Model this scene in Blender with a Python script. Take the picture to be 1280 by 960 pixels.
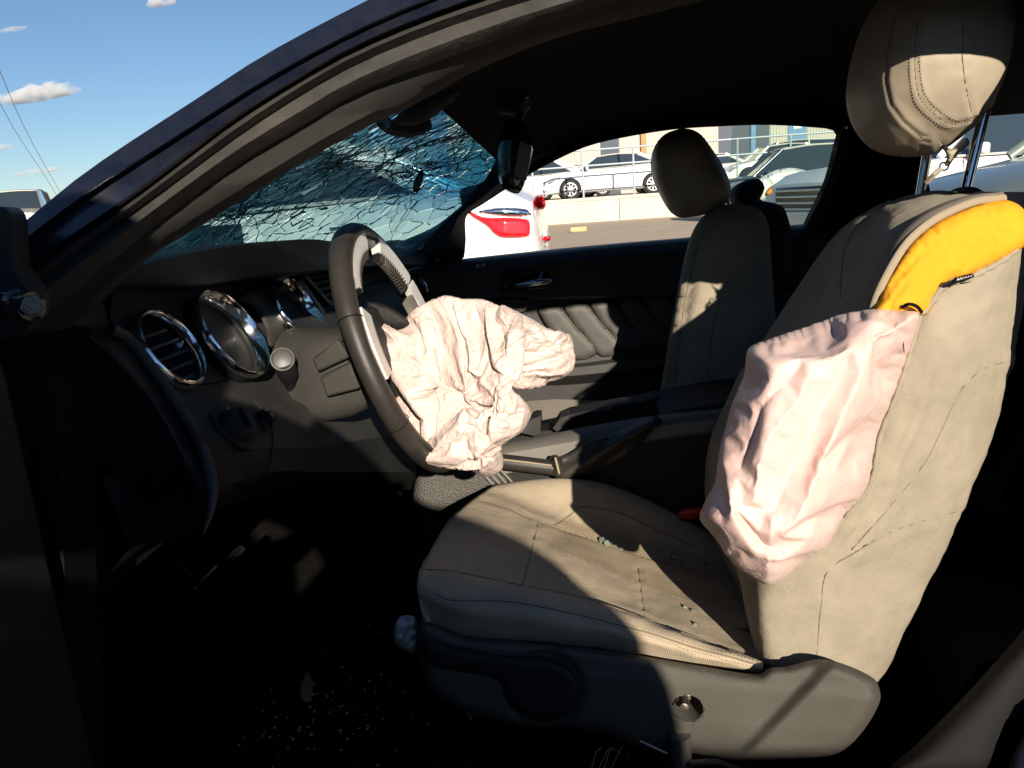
import bpy, bmesh, math, random
from mathutils import Vector, Matrix, noise
from mathutils.bvhtree import BVHTree
from mathutils.geometry import delaunay_2d_cdt

SC = bpy.context.scene
for o in list(bpy.data.objects):
    bpy.data.objects.remove(o)
COL = SC.collection
R = math.radians

# ------------------------------------------------------------------ camera
F = 967.0                                   # focal length in pixels of the 1280 x 960 photograph
CP = Vector((0.0, -1.5, 1.05))
YAW, PITCH, ROLL = R(5.9), R(13.5), R(4.0)
FW = Vector((-math.sin(YAW) * math.cos(PITCH), math.cos(YAW) * math.cos(PITCH), -math.sin(PITCH)))
_r = FW.cross(Vector((0, 0, 1))).normalized()
_u = _r.cross(FW)
RT = _r * math.cos(ROLL) - _u * math.sin(ROLL)
UP = _u * math.cos(ROLL) + _r * math.sin(ROLL)
cam = bpy.data.cameras.new('camera')
cam.sensor_width = 36.0
cam.lens = 36.0 * F / 1280.0
cam.clip_start = 0.02
cam.clip_end = 4000.0
cam_o = bpy.data.objects.new('camera', cam)
COL.objects.link(cam_o)
cam_o.matrix_world = Matrix((
    (RT.x, UP.x, -FW.x, CP.x), (RT.y, UP.y, -FW.y, CP.y), (RT.z, UP.z, -FW.z, CP.z), (0, 0, 0, 1)))
SC.camera = cam_o

# ------------------------------------------------------------------ light
SUN = Vector((0.30, -1.0, 0.39)).normalized()       # direction towards the sun
w = bpy.data.worlds.new('World')
SC.world = w
w.use_nodes = True
nt = w.node_tree
sky = nt.nodes.new('ShaderNodeTexSky')
sky.sky_type = 'NISHITA'
sky.sun_disc = False
sky.sun_elevation = math.asin(SUN.z)
sky.sun_rotation = math.atan2(SUN.x, SUN.y)
sky.air_density = 1.0
sky.dust_density = 0.0
sky.ozone_density = 4.3
sky.altitude = 300
nt.links.new(sky.outputs[0], nt.nodes['Background'].inputs[0])
nt.nodes['Background'].inputs[1].default_value = 0.06
sun = bpy.data.lights.new('sun', 'SUN')
sun.energy = 4.9
sun.angle = R(0.53)
sun.color = (1.0, 0.885, 0.73)
sun_o = bpy.data.objects.new('sun', sun)
COL.objects.link(sun_o)
sun_o.location = (3, -10, 6)
sun_o.rotation_euler = (-SUN).to_track_quat('-Z', 'Y').to_euler()
SC.view_settings.view_transform = 'Standard'
SC.view_settings.look = 'None'
SC.view_settings.exposure = 0.68
SC.view_settings.gamma = 1.0
SC.render.engine = 'CYCLES'
SC.cycles.max_bounces = 6
SC.cycles.diffuse_bounces = 2
SC.cycles.glossy_bounces = 3
SC.cycles.volume_bounces = 3
SC.cycles.transparent_max_bounces = 12
SC.cycles.use_denoising = True

# ------------------------------------------------------------------ helpers
def ray(px, py):
    return FW + RT * ((px - 640.0) / F) - UP * ((py - 480.0) / F)
def at(px, py, Y):
    d = ray(px, py)
    return CP + d * ((Y - CP.y) / d.y)
def at_x(px, py, X):
    d = ray(px, py)
    return CP + d * ((X - CP.x) / d.x)
def at_z(px, py, Z):
    d = ray(px, py)
    return CP + d * ((Z - CP.z) / d.z)
def on_plane(px, py, p0, n):
    d = ray(px, py)
    return CP + d * ((p0 - CP).dot(n) / d.dot(n))
def proj(p):
    v = p - CP
    z = v.dot(FW)
    return 640 + F * v.dot(RT) / z, 480 - F * v.dot(UP) / z

def cr(pts, n, closed=False):
    """Catmull-Rom resample of tuples / vectors to n points by chord length."""
    P = [Vector(p) for p in pts]
    m = len(P)
    segs = m if closed else m - 1
    L = [0.0]
    for i in range(segs):
        L.append(L[-1] + max((P[(i + 1) % m] - P[i]).length, 1e-9))
    out = []
    cnt = n if closed else n - 1
    j = 0
    for k in range(n):
        s = L[-1] * k / cnt
        while j < segs - 1 and s > L[j + 1]:
            j += 1
        t = min(1.0, (s - L[j]) / (L[j + 1] - L[j]))
        if closed:
            a, b, c, d = P[(j - 1) % m], P[j % m], P[(j + 1) % m], P[(j + 2) % m]
        else:
            a, b, c, d = P[max(j - 1, 0)], P[j], P[min(j + 1, m - 1)], P[min(j + 2, m - 1)]
        l = (c - b).length
        m1 = (c - a) / max((b - a).length + l, 1e-9) * l
        m2 = (d - b) / max((d - c).length + l, 1e-9) * l
        t2, t3 = t * t, t * t * t
        out.append(b * (2 * t3 - 3 * t2 + 1) + m1 * (t3 - 2 * t2 + t) + c * (3 * t2 - 2 * t3) + m2 * (t3 - t2))
    return out

def px_curve(pts, n):
    """pixel polyline (px, py, Y) -> n world points on a smooth curve"""
    return [at(q.x, q.y, q.z) for q in cr(pts, n)]

class M:
    def __init__(s):
        s.v, s.f = [], []
    def add(s, vs, fs):
        o = len(s.v)
        s.v += [Vector(x) for x in vs]
        s.f += [tuple(i + o for i in f) for f in fs]
        return s
    def loft(s, curves, close_u=False, close_v=False, cap=False):
        n = len(curves[0]); m = len(curves)
        vs = [p for c in curves for p in c]
        fs = []
        for i in range(m if close_u else m - 1):
            for j in range(n if close_v else n - 1):
                a, b = i * n + j, i * n + (j + 1) % n
                c, d = ((i + 1) % m) * n + (j + 1) % n, ((i + 1) % m) * n + j
                fs.append((a, b, c, d))
        if cap == 'u':
            fs.append(tuple(range(n))); fs.append(tuple((m - 1) * n + k for k in range(n)))
        if cap == 'v':
            fs.append(tuple(i * n for i in range(m))); fs.append(tuple(i * n + n - 1 for i in range(m)))
        return s.add(vs, fs)
    def tube(s, path, r, seg=8, closed=False, flat=1.0):
        path = [Vector(p) for p in path]
        n = len(path)
        rr = r if isinstance(r, (list, tuple)) else [r] * n
        rings = []
        up = None
        for i, p in enumerate(path):
            if closed:
                t = path[(i + 1) % n] - path[i - 1]
            else:
                t = path[min(i + 1, n - 1)] - path[max(i - 1, 0)]
            if t.length < 1e-9: t = Vector((0, 0, 1))
            t.normalize()
            if up is None:
                up = Vector((0, 0, 1)) if abs(t.z) < 0.9 else Vector((1, 0, 0))
            side = t.cross(up)
            if side.length < 1e-6: side = t.cross(Vector((0.3, 0.8, 0.2)))
            side.normalize()
            up = side.cross(t).normalized()
            rings.append([p + (side * math.cos(a) * flat + up * math.sin(a)) * rr[i] for a in [2 * math.pi * k / seg for k in range(seg)]])
        return s.loft(rings, close_u=closed, close_v=True, cap=False if closed else 'u')
    def box(s, c, d, rot=None):
        c = Vector(c)
        vs = []
        for x in (-.5, .5):
            for y in (-.5, .5):
                for z in (-.5, .5):
                    q = Vector((x * d[0], y * d[1], z * d[2]))
                    if rot is not None: q = rot @ q
                    vs.append(c + q)
        return s.add(vs, [(0, 1, 3, 2), (4, 6, 7, 5), (0, 4, 5, 1), (2, 3, 7, 6), (0, 2, 6, 4), (1, 5, 7, 3)])
    def lathe(s, o, ax, prof, seg=24, e1=None, cap=True):
        """prof: list of (distance along axis, radius)"""
        o = Vector(o); ax = Vector(ax).normalized()
        if e1 is None:
            e1 = ax.cross(Vector((0, 0, 1)))
            if e1.length < 1e-4: e1 = ax.cross(Vector((1, 0, 0)))
        e1 = Vector(e1).normalized(); e2 = ax.cross(e1)
        rings = [[o + ax * a + (e1 * math.cos(t) + e2 * math.sin(t)) * r for t in [2 * math.pi * k / seg for k in range(seg)]] for a, r in prof]
        return s.loft(rings, close_v=True, cap='u' if cap else False)
    def prism(s, poly, depth):
        """closed outline of world points pushed along a vector"""
        n = len(poly); d = Vector(depth)
        poly = [Vector(p) for p in poly]
        vs = poly + [p + d for p in poly]
        fs = [tuple(range(n)), tuple(range(2 * n - 1, n - 1, -1))]
        fs += [(i, i + n, (i + 1) % n + n, (i + 1) % n) for i in range(n)]
        return s.add(vs, fs)

def link_mesh(name, v, f, mat, parent=None, smooth=35, bevel=0, subsurf=0, recalc=True):
    me = bpy.data.meshes.new(name)
    me.from_pydata([tuple(x) for x in v], [], f)
    if recalc:
        bm = bmesh.new(); bm.from_mesh(me)
        bmesh.ops.recalc_face_normals(bm, faces=bm.faces)
        bm.to_mesh(me); bm.free()
    if smooth:
        me.polygons.foreach_set('use_smooth', [True] * len(me.polygons))
        if smooth < 179:
            me.set_sharp_from_angle(angle=R(smooth))
    o = bpy.data.objects.new(name, me)
    COL.objects.link(o)
    if mat: me.materials.append(mat)
    if parent is not None:
        o.parent = parent
        if parent.type == 'EMPTY' and not parent.get('local'):
            o.matrix_parent_inverse = Matrix.Translation(-parent.location)
    if bevel:
        b = o.modifiers.new('bevel', 'BEVEL'); b.width = bevel; b.segments = 2; b.limit_method = 'ANGLE'; b.angle_limit = R(35)
    if subsurf:
        b = o.modifiers.new('subsurf', 'SUBSURF'); b.levels = subsurf; b.render_levels = subsurf
    return o
def mk(m, name, mat, parent=None, **k):
    return link_mesh(name, m.v, m.f, mat, parent, **k)
def tag(o, label, cat, group=None):
    o['label'] = label; o['category'] = cat
    if group: o['group'] = group
    return o
def thing(name, label, cat, loc=(0, 0, 0), rot=0.0, group=None, local=False):
    o = bpy.data.objects.new(name, None)
    o.location = loc; o.rotation_euler = (0, 0, rot); o.empty_display_size = 0.05
    COL.objects.link(o)
    if local: o['local'] = 1
    return tag(o, label, cat, group)

def inside(poly, x, y):
    c = False
    n = len(poly); j = n - 1
    for i in range(n):
        xi, yi = poly[i]; xj, yj = poly[j]
        if (yi > y) != (yj > y) and x < (xj - xi) * (y - yi) / (yj - yi) + xi:
            c = not c
        j = i
    return c
def seg_d(px, py, a, b):
    dx, dy = b[0] - a[0], b[1] - a[1]
    l = dx * dx + dy * dy
    t = 0 if l == 0 else max(0, min(1, ((px - a[0]) * dx + (py - a[1]) * dy) / l))
    return math.hypot(px - a[0] - t * dx, py - a[1] - t * dy)
def line_d(px, py, line):
    return min(seg_d(px, py, line[i], line[i + 1]) for i in range(len(line) - 1))
def sstep(a, b, x):
    t = max(0.0, min(1.0, (x - a) / (b - a)))
    return t * t * (3 - 2 * t)

def puff(name, outline, Yf, bulge, back, mat, parent=None, step=6.0, Rr=30.0, disp=None, smooth=180, rough=True, seed=1, sharp_outline=False):
    """A stuffed body: an outline seen from the doorway, swollen towards the door by bulge (m) and away from it by back (m)."""
    rnd = random.Random(seed)
    P = [(p[0], p[1], 0) for p in outline]
    per = sum((Vector(P[i]) - Vector(P[i - 1])).length for i in range(len(P)))
    nb = max(12, int(per / step))
    if sharp_outline:
        bd = []
        for i in range(len(P)):
            a, b = Vector(P[i]), Vector(P[(i + 1) % len(P)])
            k = max(1, int((b - a).length / step))
            bd += [tuple((a + (b - a) * (q / k))[:2]) for q in range(k)]
        nb = len(bd)
    else:
        bd = [(q.x, q.y) for q in cr(P, nb, closed=True)]
    xs = [b[0] for b in bd]; ys = [b[1] for b in bd]
    pts = list(bd)
    y = min(ys); row = 0
    while y < max(ys):
        x = min(xs) + (row % 2) * step * 0.5
        while x < max(xs):
            jx, jy = x + rnd.uniform(-.18, .18) * step, y + rnd.uniform(-.18, .18) * step
            if inside(bd, jx, jy):
                d = min(seg_d(jx, jy, bd[i - 1], bd[i]) for i in range(nb))
                if d > step * 0.55: pts.append((jx, jy))
            x += step
        y += step * 0.87; row += 1
    r = delaunay_2d_cdt([Vector(p) for p in pts], [(i, (i + 1) % nb) for i in range(nb)], [], 1, 1e-5)
    V2, Fc = r[0], r[2]
    Yfun = Yf if callable(Yf) else (lambda a, b: Yf)
    front, bk, isb = [], [], []
    for q in V2:
        d = min(seg_d(q.x, q.y, bd[i - 1], bd[i]) for i in range(nb))
        t = min(1.0, d / Rr)
        f = math.sqrt(max(0.0, 1 - (1 - t) ** 2))
        b = d < 0.05
        isb.append(b)
        y0 = Yfun(q.x, q.y)
        dz = disp(q.x, q.y, f) if disp else 0.0
        front.append(at(q.x, q.y, y0 - bulge * f - dz))
        bk.append(at(q.x, q.y, y0 + back * f))
    v = list(front); idx = []
    for i, p in enumerate(bk):
        if isb[i]: idx.append(i)
        else:
            idx.append(len(v)); v.append(p)
    fs = [tuple(t) for t in Fc] + [tuple(idx[i] for i in reversed(t)) for t in Fc]
    o = link_mesh(name, v, fs, mat, parent, smooth=smooth)
    o['front_count'] = len(front); o['rim'] = [int(b) for b in isb]
    return o

def bvh_of(*objs):
    vs, fs = [], []
    for o in objs:
        k = len(vs)
        vs += [v.co.copy() for v in o.data.vertices]
        fs += [[i + k for i in p.vertices] for p in o.data.polygons]
    return BVHTree.FromPolygons(vs, fs)
def drape(line, bvh, lift=0.002, n=None, default=None):
    """a drawn line laid on a surface already built"""
    q = cr([(p[0], p[1], 0) for p in line], n or max(4, len(line) * 5))
    out = []
    for p in q:
        d = ray(p.x, p.y).normalized()
        h = bvh.ray_cast(CP, d)
        if h[0] is not None:
            nn = h[1] if h[1].dot(d) < 0 else -h[1]
            out.append(h[0] + nn * lift)
        elif default is not None:
            out.append(at(p.x, p.y, default))
    return out
def hit(px, py, bvh, lift=0.0):
    d = ray(px, py).normalized()
    h = bvh.ray_cast(CP, d)
    if h[0] is None: return None, None
    nn = h[1] if h[1].dot(d) < 0 else -h[1]
    return h[0] + nn * lift, nn

def press(o, fn, lo=0, hi=None):
    """push the outer skin of a built body in or out where it is sewn or pulled: fn(px, py) in metres"""
    me = o.data
    nrm = [v.normal.copy() for v in me.vertices]
    for v, n in zip(me.vertices, nrm):
        if n.dot(v.co - CP) > 0: continue
        x, y = proj(v.co)
        z = fn(x, y)
        if z: v.co = v.co + n * z
def grooves(lines, wid, dep, puffy=0.0):
    def f(x, y):
        z = 0
        for ln in lines:
            d = line_d(x, y, ln)
            if d < wid * 6: z -= dep * math.exp(-(d / wid) ** 2) - puffy * math.exp(-(d / (wid * 3.5)) ** 2)
        return z
    return f
# ------------------------------------------------------------------ materials
MATS = {}
def mat(name, col, rough=0.6, metal=0.0, bump=0.0, bscale=400.0, var=0.0, vscale=6.0, var_col=None, coat=0.0,
        spec=0.5, sheen=0.0, bump2=0.0, b2scale=40.0, rough_var=0.0, stretch=None, transl=0.0, weave=0.0, wscale=900.0, bdist=0.002, crease=0.0, cscale=20.0):
    m = bpy.data.materials.new(name)
    m.use_nodes = True
    t = m.node_tree; N = t.nodes; L = t.links
    b = N['Principled BSDF']
    b.inputs['Base Color'].default_value = (*col, 1)
    b.inputs['Roughness'].default_value = rough
    b.inputs['Metallic'].default_value = metal
    b.inputs['Coat Weight'].default_value = coat
    b.inputs['Coat Roughness'].default_value = 0.06
    b.inputs['Specular IOR Level'].default_value = spec
    b.inputs['Sheen Weight'].default_value = sheen
    tc = N.new('ShaderNodeTexCoord')
    vec = tc.outputs['Object']
    if stretch:
        mp = N.new('ShaderNodeMapping'); mp.inputs['Scale'].default_value = stretch
        L.new(vec, mp.inputs[0]); vec = mp.outputs[0]
    if var:
        n = N.new('ShaderNodeTexNoise'); n.inputs['Scale'].default_value = vscale; n.inputs['Detail'].default_value = 7; n.inputs['Roughness'].default_value = 0.65
        L.new(vec, n.inputs['Vector'])
        rp = N.new('ShaderNodeValToRGB')
        rp.color_ramp.elements[0].position = 0.35; rp.color_ramp.elements[1].position = 0.68
        c2 = var_col or tuple(c * (1 - var) for c in col)
        rp.color_ramp.elements[0].color = (*col, 1); rp.color_ramp.elements[1].color = (*c2, 1)
        L.new(n.outputs[0], rp.inputs[0]); L.new(rp.outputs[0], b.inputs['Base Color'])
        if rough_var:
            mr = N.new('ShaderNodeMapRange'); mr.inputs[3].default_value = rough - rough_var; mr.inputs[4].default_value = min(1, rough + rough_var)
            L.new(n.outputs[0], mr.inputs[0]); L.new(mr.outputs[0], b.inputs['Roughness'])
    last = None
    def bumpnode(h, strength, dist):
        nonlocal last
        bn = N.new('ShaderNodeBump'); bn.inputs['Strength'].default_value = strength; bn.inputs['Distance'].default_value = dist
        L.new(h, bn.inputs['Height'])
        if last: L.new(last, bn.inputs['Normal'])
        last = bn.outputs[0]
    if bump2:
        n = N.new('ShaderNodeTexNoise'); n.inputs['Scale'].default_value = b2scale; n.inputs['Detail'].default_value = 4
        L.new(vec, n.inputs['Vector']); bumpnode(n.outputs[0], bump2, 0.02)
    if bump:
        n = N.new('ShaderNodeTexVoronoi'); n.inputs['Scale'].default_value = bscale
        L.new(vec, n.inputs['Vector']); bumpnode(n.outputs['Distance'], bump, bdist)
    if crease:
        for sc_k, st_k in ((cscale, 1.0), (cscale * 2.7, .5)):
            n = N.new('ShaderNodeTexNoise'); n.noise_type = 'RIDGED_MULTIFRACTAL'; n.inputs['Scale'].default_value = sc_k; n.inputs['Detail'].default_value = 3
            n.inputs['Distortion'].default_value = .6
            L.new(vec, n.inputs['Vector']); bumpnode(n.outputs[0], crease * st_k, .008)
    if weave:
        n = N.new('ShaderNodeTexWave'); n.inputs['Scale'].default_value = wscale; n.bands_direction = 'DIAGONAL'; n.inputs['Distortion'].default_value = 0.6
        L.new(vec, n.inputs['Vector']); bumpnode(n.outputs['Fac'], weave, 0.001)
    if last: L.new(last, b.inputs['Normal'])
    if transl:
        tr = N.new('ShaderNodeBsdfTranslucent'); tr.inputs[0].default_value = (*col, 1)
        mx = N.new('ShaderNodeMixShader'); mx.inputs[0].default_value = transl
        if last: L.new(last, tr.inputs['Normal'])
        L.new(b.outputs[0], mx.inputs[1]); L.new(tr.outputs[0], mx.inputs[2])
        L.new(mx.outputs[0], N['Material Output'].inputs[0])
    MATS[name] = m
    return m

PLASTIC = mat('black_plastic', (0.012, 0.0125, 0.013), 0.55, bump=0.35, bscale=900, var=0.3, vscale=9, var_col=(0.019, 0.019, 0.0185), spec=0.3)
DASHP = mat('dusty_dash_plastic', (0.027, 0.0275, 0.0275), 0.55, bump=0.3, bscale=1100, var=0.3, vscale=14, var_col=(0.046, 0.0445, 0.040), spec=0.3)
TRIM = mat('pillar_trim', (0.030, 0.029, 0.027), 0.75, bump=0.2, bscale=1500, var=0.25, vscale=20, var_col=(0.040, 0.038, 0.034), spec=0.2)
RUBBER = mat('dusty_rubber', (0.034, 0.033, 0.031), 0.65, var=0.3, vscale=16, var_col=(0.07, 0.065, 0.056), bump2=0.12, b2scale=60, spec=0.3)
PAINT = mat('navy_paint', (0.007, 0.010, 0.022), 0.28, metal=0.2, coat=0.5, var=0.5, vscale=30, var_col=(0.016, 0.018, 0.028), rough_var=0.12, spec=0.5)
HEADL = mat('black_headliner', (0.0065, 0.0065, 0.0068), 0.95, bump=0.3, bscale=1500, spec=0.1)
CARPET = mat('black_carpet', (0.010, 0.0095, 0.009), 1.0, bump=0.9, bscale=500, var=0.4, vscale=60, var_col=(0.018, 0.016, 0.013), spec=0.05, bdist=0.006)
LEATHER = mat('tan_leather', (0.38, 0.322, 0.24), 0.5, bump=0.14, bscale=1100, var=0.2, vscale=9, var_col=(0.30, 0.255, 0.19), bump2=0.05, b2scale=25, spec=0.4)
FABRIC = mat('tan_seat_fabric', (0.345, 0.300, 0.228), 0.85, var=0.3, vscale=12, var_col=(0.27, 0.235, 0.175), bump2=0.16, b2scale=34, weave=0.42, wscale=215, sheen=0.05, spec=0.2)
CUSHF_LIT = mat('tan_seat_fabric_lit', (0.47, 0.39, 0.28), 0.85, var=0.3, vscale=12, var_col=(0.39, 0.32, 0.225), bump2=0.12, b2scale=34, weave=0.5, wscale=300, sheen=0.05, spec=0.2)  # paler copy of the seat fabric, stronger sun painted into the cushion colour
RIB = mat('ribbed_seat_fabric', (0.46, 0.375, 0.265), 0.85, var=0.35, vscale=16, var_col=(0.36, 0.29, 0.20), weave=1.0, wscale=110, bump2=0.08, b2scale=30, spec=0.2)
THREAD = mat('tan_thread', (0.30, 0.245, 0.165), 0.8)
GAPM = mat('dark_seam', (0.19, 0.155, 0.11), 0.9)
CHROME = mat('chrome', (0.80, 0.80, 0.80), 0.10, metal=1.0, bump2=0.02, b2scale=40)
SATIN = mat('satin_silver', (0.66, 0.645, 0.62), 0.32, metal=0.25, bump2=0.03, b2scale=60, spec=0.6)
NYLON = mat('airbag_nylon', (0.73, 0.60, 0.545), 0.36, var=0.14, vscale=22, var_col=(0.68, 0.53, 0.475), crease=0.62, cscale=42, weave=0.1, wscale=900, sheen=0.05, transl=0.06, spec=0.5)
PNYLON = mat('pink_nylon', (0.80, 0.595, 0.535), 0.30, var=0.15, vscale=14, var_col=(0.80, 0.53, 0.48), crease=0.20, cscale=26, weave=0.3, wscale=700, sheen=0.05, transl=0.06, spec=0.55)
FOAM = mat('yellow_foam', (0.72, 0.345, 0.022), 0.9, var=0.2, vscale=7, var_col=(0.64, 0.285, 0.02), bump=0.10, bscale=800, bump2=0.04, b2scale=30, spec=0.15)
GLOSSB = mat('gloss_black', (0.012, 0.012, 0.012), 0.12, coat=0.4)
RIMLEATH = mat('wheel_leather', (0.024, 0.021, 0.019), 0.42, bump=0.12, bscale=900, var=0.3, vscale=18, var_col=(0.036, 0.032, 0.027), spec=0.4)
GREYP = mat('grey_console', (0.17, 0.16, 0.14), 0.6, bump=0.15, bscale=1200, var=0.2, vscale=20)
STEEL = mat('bolt_steel', (0.20, 0.175, 0.14), 0.5, metal=0.9, bump2=0.2, b2scale=300)
SHARD = mat('green_glass_crumb', (0.16, 0.20, 0.155), 0.1, spec=0.8)
WHITEP = mat('white_car_paint', (0.80, 0.80, 0.79), 0.3, coat=0.6)
SILVERP = mat('silver_car_paint', (0.52, 0.55, 0.53), 0.3, metal=0.5, coat=0.6)
GREYCAR = mat('slate_car_paint', (0.06, 0.075, 0.11), 0.25, metal=0.4, coat=0.8)
BEIGECAR = mat('beige_car_paint', (0.42, 0.38, 0.31), 0.3, metal=0.3, coat=0.6)
TYRE = mat('tyre_rubber', (0.025, 0.025, 0.025), 0.85)
ALLOY = mat('alloy_wheel', (0.62, 0.62, 0.60), 0.35, metal=0.6)
DARKGL = mat('car_window_glass', (0.03, 0.045, 0.055), 0.05, coat=1.0, spec=0.8)
REDLENS = mat('red_lamp_lens', (0.62, 0.012, 0.02), 0.12, coat=0.8)
AMBER = mat('amber_lens', (0.85, 0.30, 0.03), 0.2, coat=0.6)
CLEARL = mat('clear_lamp_lens', (0.55, 0.57, 0.60), 0.1, metal=0.5, coat=0.8)
ASPHALT = mat('dusty_asphalt', (0.52, 0.43, 0.315), 0.95, var=0.3, vscale=0.7, var_col=(0.44, 0.36, 0.265), bump2=0.3, b2scale=25, spec=0.15)
CONCRETE = mat('concrete', (0.62, 0.57, 0.49), 0.9, var=0.25, vscale=1.3, var_col=(0.53, 0.485, 0.41), bump2=0.2, b2scale=6, spec=0.2)
SIDING = mat('beige_siding', (0.56, 0.525, 0.46), 0.6, var=0.1, vscale=1)
BLUEP = mat('blue_painted_steel', (0.09, 0.22, 0.42), 0.5, var=0.15, vscale=2)
SLATE = mat('dark_blue_panel', (0.055, 0.075, 0.11), 0.6, var=0.1, vscale=2)
ORANGE = mat('rust_orange_steel', (0.55, 0.22, 0.07), 0.6)
RAILM = mat('galvanised_pipe', (0.55, 0.60, 0.66), 0.4, metal=0.5)

# ================================================================== the wrecked coupe: shell
car = thing('wrecked_coupe', 'dark navy wrecked coupe with its driver door open and windscreen shattered', 'car', (0.2, 0, 0.1))
NSEG = 56
rail_px = [
    [(-40, 335, -.86), (21, 285, -.85), (110, 213, -.82), (251, 120, -.77), (330, 69, -.75), (440, 10, -.72), (520, -28, -.70), (640, -72, -.68), (800, -108, -.67), (1000, -130, -.67), (1320, -176, -.67), (1700, -152, -.67), (2200, -80, -.67)],
    [(-40, 356, -.875), (21, 306, -.865), (110, 240, -.84), (206, 179, -.80), (330, 100, -.765), (440, 40, -.735), (540, -4, -.715), (660, -46, -.69), (820, -82, -.675), (1000, -104, -.675), (1320, -150, -.675), (1700, -126, -.675), (2200, -54, -.675)],
    [(-40, 360, -.865), (21, 311, -.855), (110, 245, -.83), (206, 184, -.79), (330, 105, -.755), (440, 45, -.725), (540, 1, -.705), (660, -41, -.68), (820, -77, -.665), (1000, -99, -.665), (1320, -145, -.665), (1700, -121, -.665), (2200, -49, -.665)],
    [(-40, 388, -.87), (34, 330, -.86), (148, 254, -.825), (220, 200, -.80), (289, 148, -.775), (366, 100, -.755), (440, 58, -.735), (550, 12, -.71), (680, -30, -.685), (840, -66, -.67), (1000, -86, -.67), (1320, -132, -.67), (1700, -108, -.67), (2200, -36, -.67)],
]
seal_px = [
    [(-40, 390, -.845), (34, 332, -.835), (148, 256, -.80), (220, 202, -.775), (289, 150, -.75), (366, 102, -.73), (440, 60, -.71), (550, 14, -.685), (680, -28, -.66), (840, -64, -.645), (1000, -84, -.645), (1320, -130, -.645), (1700, -106, -.645), (2200, -34, -.645)],
    [(-20, 398, -.865), (50, 340, -.855), (150, 268, -.825), (220, 216, -.80), (296, 160, -.775), (366, 114, -.755), (440, 72, -.735), (550, 26, -.71), (690, -18, -.685), (845, -54, -.67), (1000, -74, -.67), (1320, -120, -.67), (1700, -96, -.67), (2200, -24, -.67)],
    [(-10, 400, -.85), (60, 346, -.84), (152, 277, -.81), (222, 226, -.785), (298, 170, -.76), (366, 125, -.74), (440, 83, -.72), (555, 36, -.695), (695, -9, -.67), (845, -46, -.655), (1000, -66, -.655), (1320, -112, -.655), (1700, -88, -.655), (2200, -16, -.655)],
    [(0, 412, -.862), (66, 356, -.852), (158, 288, -.822), (224, 239, -.797), (300, 185, -.772), (372, 141, -.752), (445, 99, -.732), (560, 52, -.705), (700, 5, -.68), (850, -34, -.662), (1000, -54, -.662), (1320, -100, -.662), (1700, -76, -.662), (2200, -4, -.662)],
    [(14, 420, -.845), (80, 366, -.835), (164, 298, -.805), (228, 250, -.78), (303, 198, -.755), (374, 156, -.735), (446, 114, -.715), (565, 66, -.69), (705, 17, -.665), (850, -22, -.647), (1000, -43, -.647), (1320, -90, -.647), (1700, -66, -.647), (2200, 6, -.647)],
]
trim_px = [
    [(16, 421, -.835), (80, 367, -.825), (164, 299, -.795), (228, 251, -.77), (303, 199, -.745), (374, 157, -.725), (446, 115, -.705), (565, 67, -.68), (705, 18, -.655), (850, -21, -.637), (1000, -42, -.637), (1320, -89, -.637), (1700, -65, -.637), (2200, 7, -.637)],
    [(80, 412, -.81), (120, 370, -.80), (190, 308, -.775), (260, 262, -.75), (340, 212, -.725), (410, 170, -.705), (480, 133, -.685), (590, 78, -.655), (720, 30, -.63), (858, -8, -.612), (1000, -30, -.612), (1320, -80, -.612), (1700, -56, -.612), (2200, 16, -.612)],
    [(110, 395, -.735), (179, 327, -.725), (250, 283, -.705), (330, 233, -.685), (440, 168, -.655), (520, 130, -.635), (600, 86, -.61), (700, 46, -.59), (800, 21, -.575), (880, 1, -.565), (1000, -20, -.56), (1320, -74, -.56), (1700, -50, -.56), (2200, 22, -.56)],
]
def lifted(curve, d):
    return [p + Vector(d) for p in curve]
rc = [px_curve(c, NSEG) for c in rail_px]
sc_ = [px_curve(c, NSEG) for c in seal_px]
tc_ = [px_curve(c, NSEG) for c in trim_px]
inner = lifted(tc_[-1], (-.01, .02, .025))
rail = mk(M().loft(rc + [lifted(rc[-1], (0, .05, .0)), lifted(rc[0], (0, .05, -.012))], close_u=True, cap='v'), 'roof_rail', PAINT, car, smooth=50)
mk(M().loft(sc_ + [lifted(sc_[-1], (0, .03, .0)), lifted(sc_[0], (0, .03, 0))], close_u=True, cap='v'), 'door_seal', RUBBER, rail, smooth=60)
mk(M().loft(tc_ + [inner, lifted(tc_[0], (0, .05, .006))], close_u=True, cap='v'), 'pillar_trim', TRIM, rail, smooth=50)

# far side window line (top edge then down the quarter window)
win_top = [(579, 262, .70), (600, 256, .69), (630, 237, .675), (657, 220, .66), (700, 197, .64), (735, 182, .625), (775, 172, .61), (842, 161, .60), (900, 157, .595), (962, 155, .59), (1032, 159, .585), (1046, 162, .585), (1051, 170, .586)]
fw_top = px_curve(win_top, NSEG)
# headliner: from the near rail over to the far rail, a real crowned sheet; roof skin above it
near_h = inner
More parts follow.
